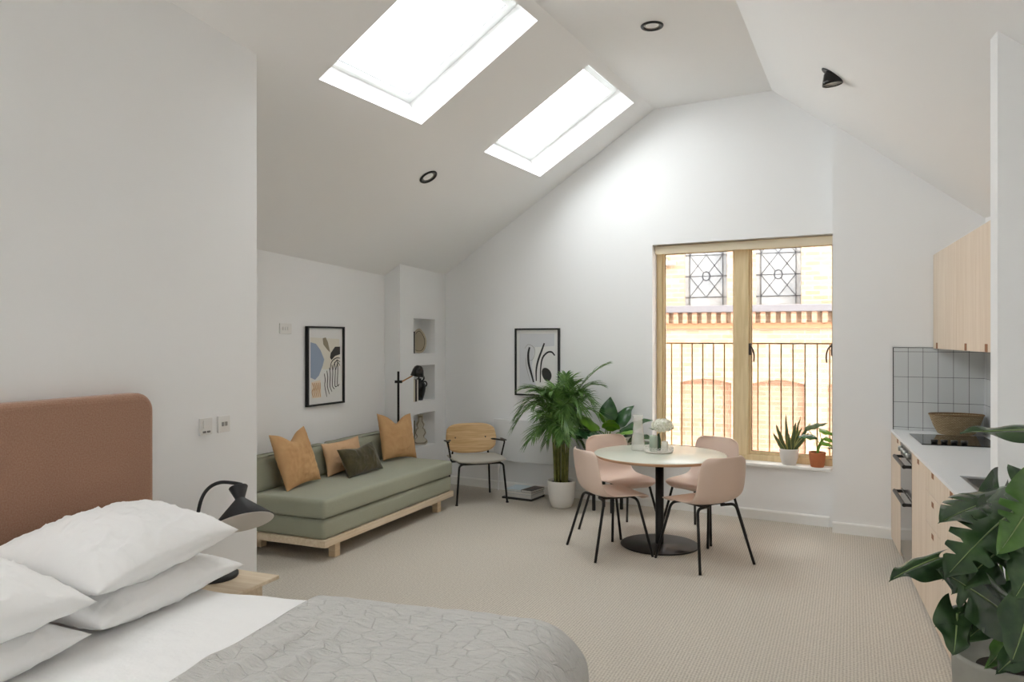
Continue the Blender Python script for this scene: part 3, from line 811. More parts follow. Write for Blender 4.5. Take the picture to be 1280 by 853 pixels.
inniche(book('book', 'thin dark brown book leaning between the cream books in the middle niche', .028, .24, .17, (60, 48, 42)), .352, .02, NZ[1][0])
inniche(book('book', 'thin white book beside the black jug in the middle niche', .022, .235, .16, (224, 220, 212)), .385, .02, NZ[1][0])
t = thing('ceramic_jug', 'glossy black ceramic jug with ring handles in the middle niche', 'jug')
obj('jug_body', lathe(B(), [(0, 0), (.048, 0), (.055, .02), (.078, .10), (.085, .15), (.078, .19), (.05, .215), (.03, .225), (.028, .245), (.034, .252), (.026, .252), (.02, .23), (0, .225)], 40), m_blackgl, t, True)
g = B(); tube(g, [(.03+.034*math.cos(a), 0, .255+.034*math.sin(a)) for a in [R(-100+k*20) for k in range(17)]], .011, 10); obj('ring_handle', g, m_blackgl, t, True)
g = B(); tube(g, [(.075+.026*math.cos(a), 0, .185+.03*math.sin(a)) for a in [R(-110+k*20) for k in range(13)]], .009, 10); obj('side_handle', g, m_blackgl, t, True)
inniche(t, .535, .095, NZ[1][0], -40); t.scale = (.88, .88, .95)
# lowest niche
inniche(book('picture_board', 'grey-green board standing at the left of the lowest niche', .02, .29, .16, (110, 108, 92), cat='board'), .33, .03, NZ[2][0], -30)
t = thing('figure_plaque', 'pale patterned plaque shaped like a stacked vase in the lowest niche', 'ornament')
def fig(s=1.0, dz=0):
    half = [(.055, .0), (.082, .02), (.078, .05), (.05, .07), (.046, .09), (.066, .13), (.056, .17), (.036, .19), (.05, .23), (.036, .265), (.03, .275), (.03, .335)]
    h_ = [(max(.004, x-(1-s)*.05), .16+(z-.16)*s**.5+dz) for x, z in half]
    return [(x, z) for x, z in h_]+[(-x, z) for x, z in h_[::-1]]
obj('plaque_body', panel(fig(), [], (0, 0, 0), (1, 0, 0), (0, 0, 1), (0, .02, 0)), M('pale_plaster', (204, 198, 184), .8), t)
obj('relief_line', panel(fig(.84), [fig(.68)], (0, -.003, 0), (1, 0, 0), (0, 0, 1), (0, .004, 0)), M('taupe_line', (140, 130, 114), .8), t)
inniche(t, .53, .075, NZ[2][0], -50)

# ------------------------------------------------------------------ armchair
AC = Vector((-.378, 7.84, 0)); AR = math.atan2(-.951, .309)-math.pi/2
ac = thing('armchair', 'low armchair with oak veneer back and black tube legs in the corner', 'armchair', AC, AR)
# local: +y is the facing direction, x to the chair's own left-right
rt = .0105
for sx in (-1, 1):
    obj('leg', tb(fillet([(sx*.262, .262, 0), (sx*.228, .235, .39), (sx*.17, .235, .405)], .05), rt, 10), m_black, ac, True)
    obj('leg', tb(fillet([(sx*.235, -.27, 0), (sx*.20, -.20, .42), (sx*.165, -.205, .62)], .05), rt, 10), m_black, ac, True)
    obj('armrest', tb(fillet([(sx*.262, .03, .40), (sx*.30, .05, .588), (sx*.30, .02, .595), (sx*.26, -.14, .59), (sx*.22, -.18, .59)], .02), .009, 10), m_black, ac, True)
    g = B(); box(g, sx*.303-.014, sx*.303+.014, -.08, .08, .600, .611, .005); obj('arm_pad', g, m_black, ac)
    # foot caps
    obj('foot_cap', lathe(B(), [(0, 0), (.015, 0), (.015, .012), (0, .012)], 14, (sx*.262, .262, 0)), m_black, ac)
g = B(); tube(g, fillet([(-.20, .235, .40), (.20, .235, .40), (.20, -.19, .40), (-.20, -.19, .40), (-.20, .235, .40)], .03), rt, 8)
tube(g, [(-.262, .03, .40), (.262, .03, .40)], .009, 8); obj('seat_rail', g, m_black, ac)
g = pillow(.50, .50, .050, -.10, 21, .001, n=24, p=4, expo=.35)
for v in g.verts: v.co.z += .436-.014*(1-(v.co.x/.25)**2)-.10*max(0, -v.co.y)*.3; v.co.y += .02
obj('seat_pad', g, M('grey_wool_seat', (180, 176, 166), .95, bump=(300, .3, .003)), ac, True)
def curved_plate(w_, h_, rad, thick, r_c, n=36, bulge=1.0):
    """rounded plate in xz plane curved round a vertical axis (sides towards +y)"""
    b = B(); G = {}
    N2 = 14
    for i in range(n+1):
        for j in range(N2+1):
            u = -1+2*i/n; v = -1+2*j/N2
            # superellipse mapping
            x = u*w_/2; lim = (max(0, 1-abs(u)**r_c))**(1/r_c)
            z = v*h_/2*lim
            y = x*x/(2*rad)
            G[i, j] = b.verts.new((x, y, z))
    for i in range(n):
        for j in range(N2):
            vs = [G[i, j], G[i+1, j], G[i+1, j+1], G[i, j+1]]
            b.faces.new(vs)
    bmesh.ops.remove_doubles(b, verts=b.verts[:], dist=.0005)
    bmesh.ops.dissolve_degenerate(b, edges=b.edges[:], dist=.0002)
    return b
bkr = obj('backrest', curved_plate(.55, .315, .50, .012, 3.2), m_chairwood, ac, True)
sm = bkr.modifiers.new('t', 'SOLIDIFY'); sm.thickness = .012
bkr.location = (0, -.235, .600); bkr.rotation_euler = (R(12), 0, 0)
for sx in (-.15, .15):
    obj('screw', lathe(B(), [(0, 0), (.007, 0), (.006, .003), (0, .003)], 12), m_black, ac).matrix_local = Matrix.Translation((sx, -.203, .595)) @ Matrix.Rotation(R(-78), 4, 'X')

# ------------------------------------------------------------------ books on the floor
fbase = Vector((-.1037, 7.877, 0)); 
def fbook(label, x, y, z, w_, d_, h_, col, ang=0, page=(222, 220, 216), name='magazine'):
    t = thing(name, label, 'book', fbase+wx*x+wy*y+UP*z, R(-30+ang), 'books stacked on the floor')
    g = B(); box(g, 0, w_, 0, d_, 0, .0025); box(g, 0, w_, 0, d_, h_-.0025, h_); box(g, 0, .003, 0, d_, 0, h_)
    obj('cover', g, M('cover', col, .35), t)
    obj('pages', bx(.003, w_-.004, .003, d_-.004, .0025, h_-.0025), M('pages', page, .8), t)
    return t
fbook('thin black book at the bottom of the floor stack', 0, 0, 0, .345, .30, .020, (20, 20, 22), page=(60, 58, 56), name='book')
fbook('thick pale grey book second from the bottom of the floor stack', .03, .02, .020, .305, .28, .035, (196, 198, 198), -1, name='book')
fbook('pale mottled magazine in the middle of the floor stack', .035, .015, .055, .30, .285, .028, (184, 188, 190), 2)
fbook('light blue magazine lying on the left of the floor stack top', .02, .03, .083, .19, .25, .014, (196, 212, 220), 3)
fbook('dark brown book lying on the right of the floor stack top', .215, .02, .083, .125, .26, .022, (62, 44, 38), -4, name='book')

# ------------------------------------------------------------------ radiator
rd = thing('panel_radiator', 'flat white wall radiator behind the palm and the chairs', 'radiator', WA, R(-30))
g = bx(-3.42, -2.243, -.085, -.055, .33, .781, .006)
obj('radiator_panel', g, M('radiator_white', (222, 224, 225), .35), rd)
obj('convector', bx(-3.40, -2.26, -.055, -.004, .35, .765, .004), M('radiator_back', (205, 206, 206), .5), rd)
g = B(); tube(g, [(-3.38, -.05, .33), (-3.38, -.05, 0)], .0085, 8); obj('pipe', g, m_white, rd)
obj('valve', lathe(B(), [(0, 0), (.018, 0), (.018, .06), (.012, .07), (0, .07)], 16, (-3.38, -.05, .24)), m_white, rd)

# ------------------------------------------------------------------ plants
def leafmat(name, a, b_, rough=.35):
    m = M(name, a, rough, var=(14, b_)); return m
m_palm = leafmat('palm_green', (112, 148, 78), (66, 104, 48), .35)
m_palmstem = M('palm_cane', (128, 130, 66), .5, var=(20, (84, 88, 34)))
m_dark = leafmat('dark_glossy_leaf', (52, 90, 46), (34, 66, 36), .25)
m_lime = leafmat('bright_leaf', (120, 164, 52), (88, 136, 40), .3)
m_snake = leafmat('snake_leaf', (104, 118, 78), (64, 82, 52), .4)
m_snakee = M('snake_margin', (176, 172, 96), .4)

def pot(parent, prof, mat, name='pot', soilz=None, soilr=None):
    obj(name, lathe(B(), prof, 48), mat, parent, True)
    if soilz: obj('soil', lathe(B(), [(0, soilz+.004), (soilr*.6, soilz+.006), (soilr, soilz)], 32), m_soil, parent, True)

# areca palm
random.seed(5)
PP = Vector((.488, 7.47, 0))
palm = thing('potted_palm', 'tall bushy palm in a white floor pot below the far picture', 'plant', PP)
pot(palm, [(0, 0), (.085, 0), (.098, .008), (.118, .06), (.132, .14), (.139, .25), (.139, .262), (.133, .264), (.128, .25), (.12, .235), (0, .235)], m_potw, soilz=.238, soilr=.127)
def frond(base, tip, rise, ll, n=20, seed=0, droop=.35, start=.28):
    rnd = random.Random(seed); base = Vector(base); tip = Vector(tip)
    mid = base.lerp(tip, .5)+Vector((0, 0, rise))
    q1 = base.lerp(mid, .5)+Vector((0, 0, rise*.35))
    P = catmull([base, q1, mid, mid.lerp(tip, .55)+Vector((0, 0, rise*.22)), tip], 8)
    b = B(); tube(b, P, lambda t: .0055*(1-t)+.0012, 5)
    m_ = len(P)-1
    for k in range(n):
        t = start+(1-start)*k/(n-1); f = t*m_; i = min(int(f), m_-1); p = P[i].lerp(P[i+1], f-i)
        T = (P[i+1]-P[i]).normalized(); side = T.cross(Vector((0, 0, 1)))
        if side.length < .05: side = Vector((1, 0, 0))
        side.normalize(); upv = side.cross(T).normalized()
        L = ll*(.55+.6*math.sin(math.pi*min(1, .12+(t-start)/(1-start)*.85)))*rnd.uniform(.85, 1.1)
        for s in (-1, 1):
            d = (side*s*(1-.45*t)+T*(.55+.65*t)+upv*rnd.uniform(.15, .45)).normalized()
            w_ = .0098*rnd.uniform(.8, 1.15); prev = None
            for j in range(5):
                u = j/4; c = p+d*L*u+Vector((0, 0, -droop*L*u*u))
                wd = (w_*(1-u)**.6*(.6 if j == 0 else 1)) if j < 4 else .0006
                nrm = d.cross(upv).normalized()
                a1_ = b.verts.new(c+nrm*wd+upv*wd*.5); a0_ = b.verts.new(c); a2_ = b.verts.new(c-nrm*wd+upv*wd*.5)
                if prev:
                    b.faces.new((prev[0], a1_, a0_, prev[1])); b.faces.new((prev[1], a0_, a2_, prev[2]))
                prev = (a1_, a0_, a2_)
    return b
rnd = random.Random(8)
canes = []
for k in range(22):
    a = rnd.uniform(0, 2*math.pi); r0 = rnd.uniform(.02, .085)
    bx_, by_ = r0*math.cos(a), r0*math.sin(a); hh = rnd.uniform(.62, .92)
    sx, sy = bx_*1.25+rnd.uniform(-.015, .015), by_*1.25
    canes.append((sx, sy, hh))
    obj('cane', tb(catmull([(bx_, by_, .22), ((bx_+sx)/2, (by_+sy)/2, .5), (sx, sy, hh)], 4), lambda t: .0105*(1-.45*t), 7), m_palmstem, palm, True)
fd = []
for k in range(46):
    cx, cy, hh = canes[k % 22]
    a = k*2.399+rnd.uniform(-.3, .3); reach = rnd.uniform(.22, .42)
    lvl = k/46
    zt = .62+.58*lvl+rnd.uniform(-.06, .08)
    rise = rnd.uniform(.10, .2)
    reach *= 1-.25*abs(lvl-.45)
    tp_ = Vector((cx+reach*math.cos(a), cy+reach*math.sin(a)*.8, zt))
    ex = (PP+tp_-WA).dot(wy)+.32
    if ex > 0: tp_ -= wy*ex
    fd.append(((cx, cy, hh-.05), tp_, rise))
fd += [((0, 0, .85), (.44, -.02, 1.40), .10), ((.01, 0, .85), (.36, -.05, 1.20), .12), ((-.02, 0, .8), (-.46, -.05, .80), .22), ((-.02, 0, .72), (-.33, -.05, .64), .12), ((.02, -.02, .7), (.34, -.02, .72), .14),
       ((0, 0, .85), (-.37, 0, 1.16), .12), ((0, .02, .9), (.05, .1, 1.28), .04), ((.0, -.03, .85), (-.12, -.2, 1.14), .1), ((0, -.03, .85), (.16, -.22, 1.13), .1)]
for k, (a, b_, c) in enumerate(fd):
    obj('frond', frond(a, b_, c, .175, 18, k, .34, .16), m_palm, palm)

# generic broad leaf. base, tip direction, face normal
def leaf(b, base, d, nrm, L, Wd, curl=.25, fold=.18, n=18, shape='heart', splits=(), mi=0, seed=0):
    base = Vector(base); d = Vector(d).normalized(); nrm = Vector(nrm); nrm = (nrm-d*nrm.dot(d)).normalized(); s = d.cross(nrm).normalized()
    rn = random.Random(seed); prev = None; ph = rn.uniform(0, 6)
    for i in range(n+1):
        t = i/n
        if shape == 'heart': w_ = (math.sin(math.pi*min(1, t*.93+.07)**.62))**.8*(1.0 if t < .98 else .3); back = -.10*max(0, 1-t*5)
        elif shape == 'lance': w_ = math.sin(math.pi*min(1, t*.96+.03)**.75); back = 0
        else: w_ = (1-t)**.35*(.62+.38*math.sin(math.pi*t)); back = 0
        w_ = max(w_, .0)*Wd/2
        c = base+d*(L*t)-nrm*(curl*L*t*t)
        row = []
        K = 4
        for sd in (-1, 1):
            for k in range(1, K+1):
                f = k/K; ww = w_*f
                key = (i % 100)
                if splits and (i in splits) and f > .38: ww = w_*(.38+.02*k); 
                lift = fold*abs(ww)-(.9*ww*ww/Wd)+.012*math.sin(t*16+ph)*f*(L*2)
                row.append((sd*k, b.verts.new(c+s*sd*ww+nrm*lift+d*(-.25*ww*(1 if splits else 0)+back*f*L))))
        row.append((0, b.verts.new(c))); row = dict(row)
        if prev:
            for k in range(-K, K):
                f_ = b.faces.new((prev[k], prev[k+1], row[k+1], row[k])); f_.material_index = mi
        prev = row
    return b

def leafobj(parent, name, base, d, nrm, L, Wd, mat, **k):
    b = leaf(B(), base, d, nrm, L, Wd, **k)
    bmesh.ops.remove_doubles(b, verts=b.verts[:], dist=.00005)
    return obj(name, b, mat, parent, True)

# broad leaved plant on a stand
P2 = Vector((.923, 7.33, 0))
p2 = thing('broad_leaf_plant', 'glossy broad-leaved plant in a grey bowl pot behind the table', 'plant', P2+UP*.545)
pot(p2, [(0, 0), (.10, 0), (.15, .02), (.21, .07), (.245, .13), (.252, .18), (.245, .182), (.235, .14), (.2, .12), (0, .12)], M('speckled_grey_pot', (214, 212, 206), .6), soilz=.13, soilr=.235)
stn = thing('plant_stand', 'small black four-legged plant stand behind the dining chairs', 'stand', P2, R(-35.5))
for a in (-.098, .098):
    for b_ in (-.098, .098): obj('leg', bx(a-.013, a+.013, b_-.013, b_+.013, 0, .52, .003), m_black, stn)
obj('top_board', bx(-.115, .115, -.115, .115, .52, .545, .004), m_black, stn)
rnd = random.Random(3)
spec = [((-.03, 0, .10), (-.9, -.25, .55), .28, .13, m_dark), ((.0, 0, .10), (-.55, .1, .8), .26, .13, m_lime), ((.02, -.02, .10), (.10, -.5, .85), .24, .13, m_lime),
        ((.03, 0, .10), (.75, -.2, .62), .30, .14, m_dark), ((.04, 0, .10), (.9, -.35, .30), .27, .14, m_dark), ((.02, -.03, .10), (.5, -.6, .5), .26, .14, m_lime),
        ((-.02, .04, .12), (.25, .2, .95), .24, .14, m_dark), ((0, -.03, .1), (-.35, -.7, .5), .25, .13, m_dark), ((.0, .05, .1), (.6, .4, .8), .26, .14, m_dark), ((-.04, .02, .1), (-.85, .2, .35), .26, .12, m_dark),
        ((.03, -.02, .1), (.3, -.75, .3), .25, .12, m_lime), ((0, 0, .12), (0, -.3, 1), .20, .11, m_lime), ((.05, -.02, .1), (1, -.1, .05), .30, .13, m_dark)]
for k, (b_, d, L, Wd, mt) in enumerate(spec):
    d = Vector(d)-Vector((.15, .26, 0)); d.y = min(d.y, -.05); d.normalize(); base = Vector(b_)+d*.13
    obj('stem', tb(catmull([Vector(b_)+Vector((0, 0, .02)), Vector(b_)+d*.06+Vector((0, 0, .05)), base+Vector((0, 0, .03))], 4), .0045, 6), m_lime, p2, True)
    nz = Vector((0, 0, 1))-d*d.z+Vector((0, -.5, 0))
    leafobj(p2, 'leaf', base+Vector((0, 0, .03)), d, nz, L*1.08, Wd*1.3, mt, curl=.35, shape='lance', seed=k)

# ------------------------------------------------------------------ dining table
TC = Vector((1.182, 6.087, 0))
tbl = thing('dining_table', 'round pedestal dining table with pale top and black disc base', 'table', TC)
obj('table_base', lathe(B(), [(0, 0), (.305, 0), (.31, .003), (.31, .009), (.305, .012), (.05, .012), (.04, .016), (0, .016)], 72), M('black_powder_base', (34, 31, 30), .34, spec=.35), tbl, True)
obj('pedestal', lathe(B(), [(.033, .012), (.033, .70), (0, .70)], 32), m_black, tbl, True)
obj('support_plate', bx(-.15, .15, -.15, .15, .698, .706, .002), m_black, tbl)
tp = thing; 
g = lathe(B(), [(0, .706), (.50, .706), (.522, .722), (.5225, .727), (.520, .7315)], 96)
obj('table_edge', g, M('plywood_edge', (196, 160, 128), .5), tbl, True)
obj('table_top', lathe(B(), [(.5215, .7305), (.518, .733), (0, .733)], 96), M('linoleum_top', (200, 202, 188), .25), tbl, True)
ZT = .733

# ------------------------------------------------------------------ dining chairs
def shell():
    prof = [(.238, .414, .09), (.250, .424, .135), (.250, .440, .176), (.234, .452, .203), (.195, .459, .221), (.12, .457, .235), (.02, .449, .240), (-.06, .445, .241), (-.12, .450, .240), (-.165, .470, .238), (-.195, .505, .236), (-.212, .55, .234), (-.224, .61, .232), (-.235, .67, .229), (-.246, .73, .224), (-.253, .765, .214), (-.258, .790, .190), (-.261, .806, .150)]
    b = B(); K = 8; rows = []
    n = len(prof)
    for i, (y, z, hw) in enumerate(prof):
        t = i/(n-1); row = []
        for k in range(-K, K+1):
            u = k/K; x = hw*u
            seat = max(0, 1-t/.5); back = max(0, (t-.45)/.55)
            dy = .055*back**.6*abs(u)**2.4 + .02*(1-abs(2*t-1))*abs(u)**3
            dz = .013*abs(u)**3*(1-back)*(max(0, min(1, (t-.2)/.2))) + .018*math.exp(-((t-.5)/.16)**2)*abs(u)**2.5
            dz -= .005*abs(u)**2*max(0, 1-t/.25)
            row.append(b.verts.new((x, y+dy, z+dz)))
        rows.append(row)
    for a, c in zip(rows, rows[1:]):
        for k in range(2*K): b.faces.new((a[k], a[k+1], c[k+1], c[k]))
    bmesh.ops.recalc_face_normals(b, faces=b.faces[:])
    return b
def make_chair(label, loc, rz):
    t = thing('dining_chair', label, 'chair', loc, rz, 'pink shell chairs round the dining table')
    s = obj('seat_shell', shell(), m_pink, t, True)
    a = s.modifiers.new('t', 'SOLIDIFY'); a.thickness = .009; a.offset = 0
    b = s.modifiers.new('s', 'SUBSURF'); b.levels = 1; b.render_levels = 1
    for sx in (-1, 1):
        obj('leg', tb(fillet([(sx*.06, .13, .432), (sx*.185, .150, .432), (sx*.262, .240, 0)], .045, 8), .0105, 12), m_black, t, True)
        obj('leg', tb(fillet([(sx*.06, -.11, .432), (sx*.185, -.13, .432), (sx*.262, -.240, 0)], .045, 8), .0105, 12), m_black, t, True)
    g = B(); tube(g, [(-.10, .135, .432), (-.10, -.115, .432)], .009, 8); tube(g, [(.10, .135, .432), (.10, -.115, .432)], .009, 8)
    box(g, -.11, .11, -.10, .12, .436, .441); obj('seat_support', g, m_black, t)
    return t
def face(dx, dy): return math.atan2(dy, dx)-math.pi/2
CH0 = make_chair('pink shell chair nearest the palm, seen from its side, left of the table', (.754, 5.922, 0), face(.93, .32))
dup(CH0, (1.427, 5.643, 0), face(-.483, .876), 'pink shell chair with its back to the camera at the right of the table')
dup(CH0, (.926, 6.511, 0), face(.49, -.87), 'pink shell chair facing the room behind the left side of the table')
dup(CH0, (1.605, 6.40, 0), face(-.779, -.627), 'pink shell chair on the window side of the table')

# ------------------------------------------------------------------ things on the table
TR = Vector((1.188, 6.16, ZT))
tr = thing('table_tray', 'round white tray with a pierced rim in the middle of the table', 'tray', TR)
obj('tray_base', lathe(B(), [(0, 0), (.108, 0), (.114, .006), (.116, .012), (.108, .010), (0, .008)], 48), M('tray_cream', (226, 220, 212), .5), tr, True)
g = B()
for k in range(28):
    a = 2*math.pi*k/28
    for rr_, zz in ((.115, .018), (.115, .036)):
        cx, cy = rr_*math.cos(a+(.11 if zz > .03 else 0)), rr_*math.sin(a+(.11 if zz > .03 else 0))
        tube(g, [(cx+(.0105*math.cos(q))*(-math.sin(a)), cy+(.0105*math.cos(q))*math.cos(a), zz+.009*math.sin(q)) for q in [k2*math.pi/3 for k2 in range(7)]], .0022, 4)
o = obj('pierced_rim', g, M('tray_white', (232, 230, 226), .5), tr); o['kind'] = 'stuff'
m_cgreen = M('sage_wax', (168, 182, 166), .6)
cz = ZT+.0115
def candle(label, x, y, r, h, mat):
    t = thing('pillar_candle', label, 'candle', TR+Vector((x, y, .0115)), 0, 'candles on the tray')
    obj('wax', lathe(B(), [(0, 0), (r, 0), (r, h-.004), (r-.004, h), (r*.7, h-.002), (0, h-.006)], 32), mat, t, True)
    obj('wick', tb([(0, 0, h-.006), (.001, 0, h+.010)], .0013, 6), m_black, t)
candle('sage green pillar candle standing on the table tray', -.045, -.02, .033, .125, m_cgreen)
candle('short white pillar candle standing on the table tray', .045, -.03, .026, .080, M('white_wax', (232, 230, 220), .6))
fv = thing('flower_vase', 'dark green bottle holding a white hydrangea on the tray', 'vase', TR+Vector((.0, -.005, .0115)))
obj('bottle', lathe(B(), [(0, 0), (.017, 0), (.018, .01), (.018, .09), (.012, .115), (.009, .135), (.010, .14), (0, .138)], 24), M('green_bottle_glass', (44, 70, 40), .15), fv, True)
hy = thing('hydrangea', 'round white hydrangea bloom in the green bottle', 'flower', TR+Vector((.018, 0, .15)))
rn = random.Random(4); g = B(); cen = Vector((.012, 0, .065))
for k in range(150):
    a = k*2.39996; zz = 1-2*(k+.5)/150; rr_ = math.sqrt(1-zz*zz); nv = Vector((rr_*math.cos(a), rr_*math.sin(a), zz))
    if zz < -.75: continue
    p = cen+Vector((nv.x*.082, nv.y*.07, nv.z*.052))*rn.uniform(.9, 1.06)
    tx = nv.cross(Vector((.3, .2, 1))).normalized(); ty = nv.cross(tx)
    ro = rn.uniform(0, 1.5)
    for q in range(4):
        an = ro+q*math.pi/2; dd = tx*math.cos(an)+ty*math.sin(an); ss = nv.cross(dd)
        v = [g.verts.new(p), g.verts.new(p+dd*.008+ss*.007+nv*.003), g.verts.new(p+dd*.016+nv*.005), g.verts.new(p+dd*.008-ss*.007+nv*.003)]
        g.faces.new(v)
o = obj('petals', g, M('white_petals', (232, 232, 220), .7), hy)
obj('bloom_core', lathe(B(), [(0, -.045), (.045, -.03), (.068, 0), (.06, .03), (.03, .045), (0, .048)], 24, tuple(cen)), M('bloom_green', (208, 212, 188), .8), hy, True)
obj('stem', tb(catmull([(-.018, -.005, -.12), (-.016, -.004, -.02), (.005, 0, .03)], 5), .003, 6), m_lime, hy)
for s_, dx in ((-1, -.06), (1, .075)):
    leafobj(hy, 'leaf', (dx*.8, 0, .03), (s_*.8, -.1, .45), (0, -.3, 1), .055, .028, m_snake, shape='lance', n=8)
cv = thing('glass_vase', 'tall clear glass vase left of the candles on the table', 'vase', TR+Vector((-.150, .10, 0)))
m_cv = glass('vase_glass', (.985, .985, .98), .02)
nt_ = m_cv.node_tree; df_ = nt_.nodes.new('ShaderNodeBsdfDiffuse'); df_.inputs[0].default_value = (.9, .9, .88, 1); mx_ = nt_.nodes.new('ShaderNodeMixShader'); mx_.inputs[0].default_value = .22
old_ = nt_.nodes['Mix Shader']; nt_.links.new(old_.outputs[0], mx_.inputs[1]); nt_.links.new(df_.outputs[0], mx_.inputs[2]); nt_.links.new(mx_.outputs[0], nt_.nodes['Material Output'].inputs[0])
obj('vase_body', lathe(B(), [(0, .002), (.05, 0), (.055, .01), (.05, .10), (.038, .20), (.036, .26), (.044, .29), (.041, .29), (.033, .26), (.035, .20), (.046, .10), (.05, .014), (0, .012)], 40), m_cv, cv, True)

# ------------------------------------------------------------------ sill plants
sp = thing('snake_plant', 'variegated snake plant in a white pot on the window sill', 'plant', WA+wx*(-.365)+wy*.035+UP*.515)
pot(sp, [(0, 0), (.052, 0), (.058, .004), (.078, .07), (.084, .135), (.083, .145), (.078, .145), (.074, .12), (0, .12)], m_potw, soilz=.124, soilr=.074)
for k, (x, y, dx, dy, L, Wd) in enumerate([(-.03, 0, -.36, -.05, .26, .05), (-.045, -.01, -.62, -.1, .20, .045), (-.01, .01, -.02, .05, .33, .036), (.015, -.02, .12, -.1, .27, .055), (.03, .01, .32, .1, .32, .036), (.035, -.01, .62, 0, .30, .045), (.03, -.02, .80, -.1, .22, .045), (.02, .0, .52, .1, .24, .045), (-.005, -.03, -.12, -.2, .17, .05)]):
    g = B(); d = Vector((dx, dy, 1)); b_ = Vector((x, y, .12)); nn = Vector((.2*math.sin(k*2), -1, .1))
    leaf(g, b_, d, nn, L, Wd, curl=.06, fold=.12, shape='snake', n=12, mi=0)
    for f in g.faces:
        pass
    o = obj('leaf', g, [m_snake, m_snakee], sp, True)
    # margin faces
    for i, pl_ in enumerate(o.data.polygons):
        if i % 8 in (0, 7): pl_.material_index = 1
tpn = thing('potted_sapling', 'leafy green plant in a terracotta pot on the window sill', 'plant', WA+wx*(-.125)+wy*.030+UP*.515)
pot(tpn, [(0, 0), (.050, 0), (.055, .004), (.066, .07), (.071, .118), (.071, .132), (.065, .132), (.062, .11), (0, .11)], m_terra, soilz=.114, soilr=.062)
g = B(); tube(g, catmull([(0, 0, .10), (.012, 0, .17), (.035, 0, .22), (.05, 0, .25)], 5), .012, 8); obj('trunk', g, m_lime, tpn, True)
for k, (p0, p1, d, nn, L, Wd, mt) in enumerate([((.0, 0, .14), (-.02, -.01, .27), (-1, -.1, .2), (0, -.5, 1), .16, .085, m_dark), ((.04, 0, .2), (.02, 0, .33), (1, -.1, -.12), (0, -.5, 1), .16, .09, m_lime), ((.03, 0, .2), (-.09, 0, .34), (1, .0, .45), (0, -.7, 1), .20, .06, m_snake),
                      ((.03, 0, .18), (.04, -.02, .22), (.6, -.6, -.1), (0, -.4, 1), .09, .075, m_lime), ((.03, 0, .2), (.07, 0, .26), (.5, -.5, -.2), (0, -.5, 1), .09, .07, m_lime), ((.02, 0, .17), (.10, .0, .17), (.7, -.3, .1), (0, -.5, 1), .06, .03, m_dark)]):
    obj('stalk', tb([p0, p1], .003, 5), m_lime, tpn)
    leafobj(tpn, 'leaf', p1, d, nn, L, Wd, mt, curl=.3, seed=k)

# ------------------------------------------------------------------ ceiling downlights
def downlight(label, p, nrm, tilt=None):
    t = thing('recessed_downlight', label, 'ceiling light', p)
    n_ = Vector(nrm).normalized()   # pointing out of the room
    t.matrix_world = Matrix.Translation(p) @ n_.to_track_quat('Z', 'Y').to_matrix().to_4x4()
    obj('trim_ring', lathe(B(), [(.058, .012), (.058, -.004), (.064, -.010), (.078, -.010), (.082, -.004), (.082, .0)], 48), m_black, t, True)
    obj('reflector', lathe(B(), [(.058, .0), (.052, -.001), (.035, .010), (0, .012)], 40), M('lamp_reflector', (190, 188, 182), .25, metal=.6), t, True)
    obj('led_chip', lathe(B(), [(0, .004), (.014, .004), (.016, .010)], 20), M('led_yellow', (150, 148, 138), .5), t, True)
    return t
downlight('black ringed downlight in the left slope under the skylights', Vector((-.715, 6.497, zl(-.715, 6.497)-.002)), nl)
downlight('black ringed downlight in the flat ridge ceiling', Vector((1.009, 5.475, ZF-.002)), UP)
# the third one is a tilted black spot
sps = Vector((2.174, 5.164, zr(2.174, 5.164)))
t = thing('ceiling_spotlight', 'black cone spotlight sticking out of the right ceiling slope', 'ceiling light', sps)
t.matrix_world = Matrix.Translation(sps) @ nr.to_track_quat('Z', 'Y').to_matrix().to_4x4()
obj('mounting_ring', lathe(B(), [(.05, .01), (.05, -.006), (.078, -.008), (.082, 0)], 40), m_black, t, True)
sc_ = obj('spot_body', lathe(B(), [(0, .03), (.03, .028), (.05, .0), (.062, -.05), (.066, -.075), (.060, -.075), (.045, -.03), (0, -.01)], 40), m_blackgl, t, True)
sc_.matrix_world = Matrix.Translation(sps+Vector((-.012, -.02, 0))) @ Matrix.Rotation(R(-6), 4, 'Y')
o = obj('lamp_face', lathe(B(), [(0, -.066), (.058, -.070), (.0, -.060)], 32), M('lamp_glass', (210, 210, 205), .2), sc_, True)

# ------------------------------------------------------------------ kitchen (x into depth, y away from camera)
KO = Vector((3.144, 6.262, 0)); KR = R(-20.5)
m_front = m_ply
m_notch = M('notch_oak', (138, 92, 58), .7)
m_dk = M('carcass_dark', (60, 52, 46), .7)
def kitem(name, label, cat, group=None): return thing(name, label, cat, KO, KR, group)
ZW = .885
def frontpanel(parent, nm_, y0, y1, z0, z1, notch=None):
    o = obj(nm_, bx(-.019, 0, y0+.0025, y1-.0025, z0+.002, z1-.002, .001), m_front, parent)
    if notch:
        obj('finger_pull', bx(-.0205, -.004, notch[0]-.035, notch[0]+.035, notch[1]-.016, notch[1]+.016, .003), m_notch, o)
    return o
sh_ = .019
def unit(label, y0, y1, fronts, group='kitchen base units', x1=.60, x1far=None, top=None):
    t = kitem('base_cabinet', label, 'cabinet', group)
    pts = [(0, y0), (x1, y0), (x1, y1 if x1far is None else x1far), (0, y1)]
    obj('carcass', prism(B(), [(p[0]+.001, p[1]) for p in pts], .02, top or ZW-.001), m_dk, t)
    for f in fronts: frontpanel(t, *f)
    return t
unit('narrow birch base cabinet between the end wall and the ovens', -.60, -.012, [('door', -.60, -.005, .02, ZW-.004, (-.44, .862))], x1far=-.10)
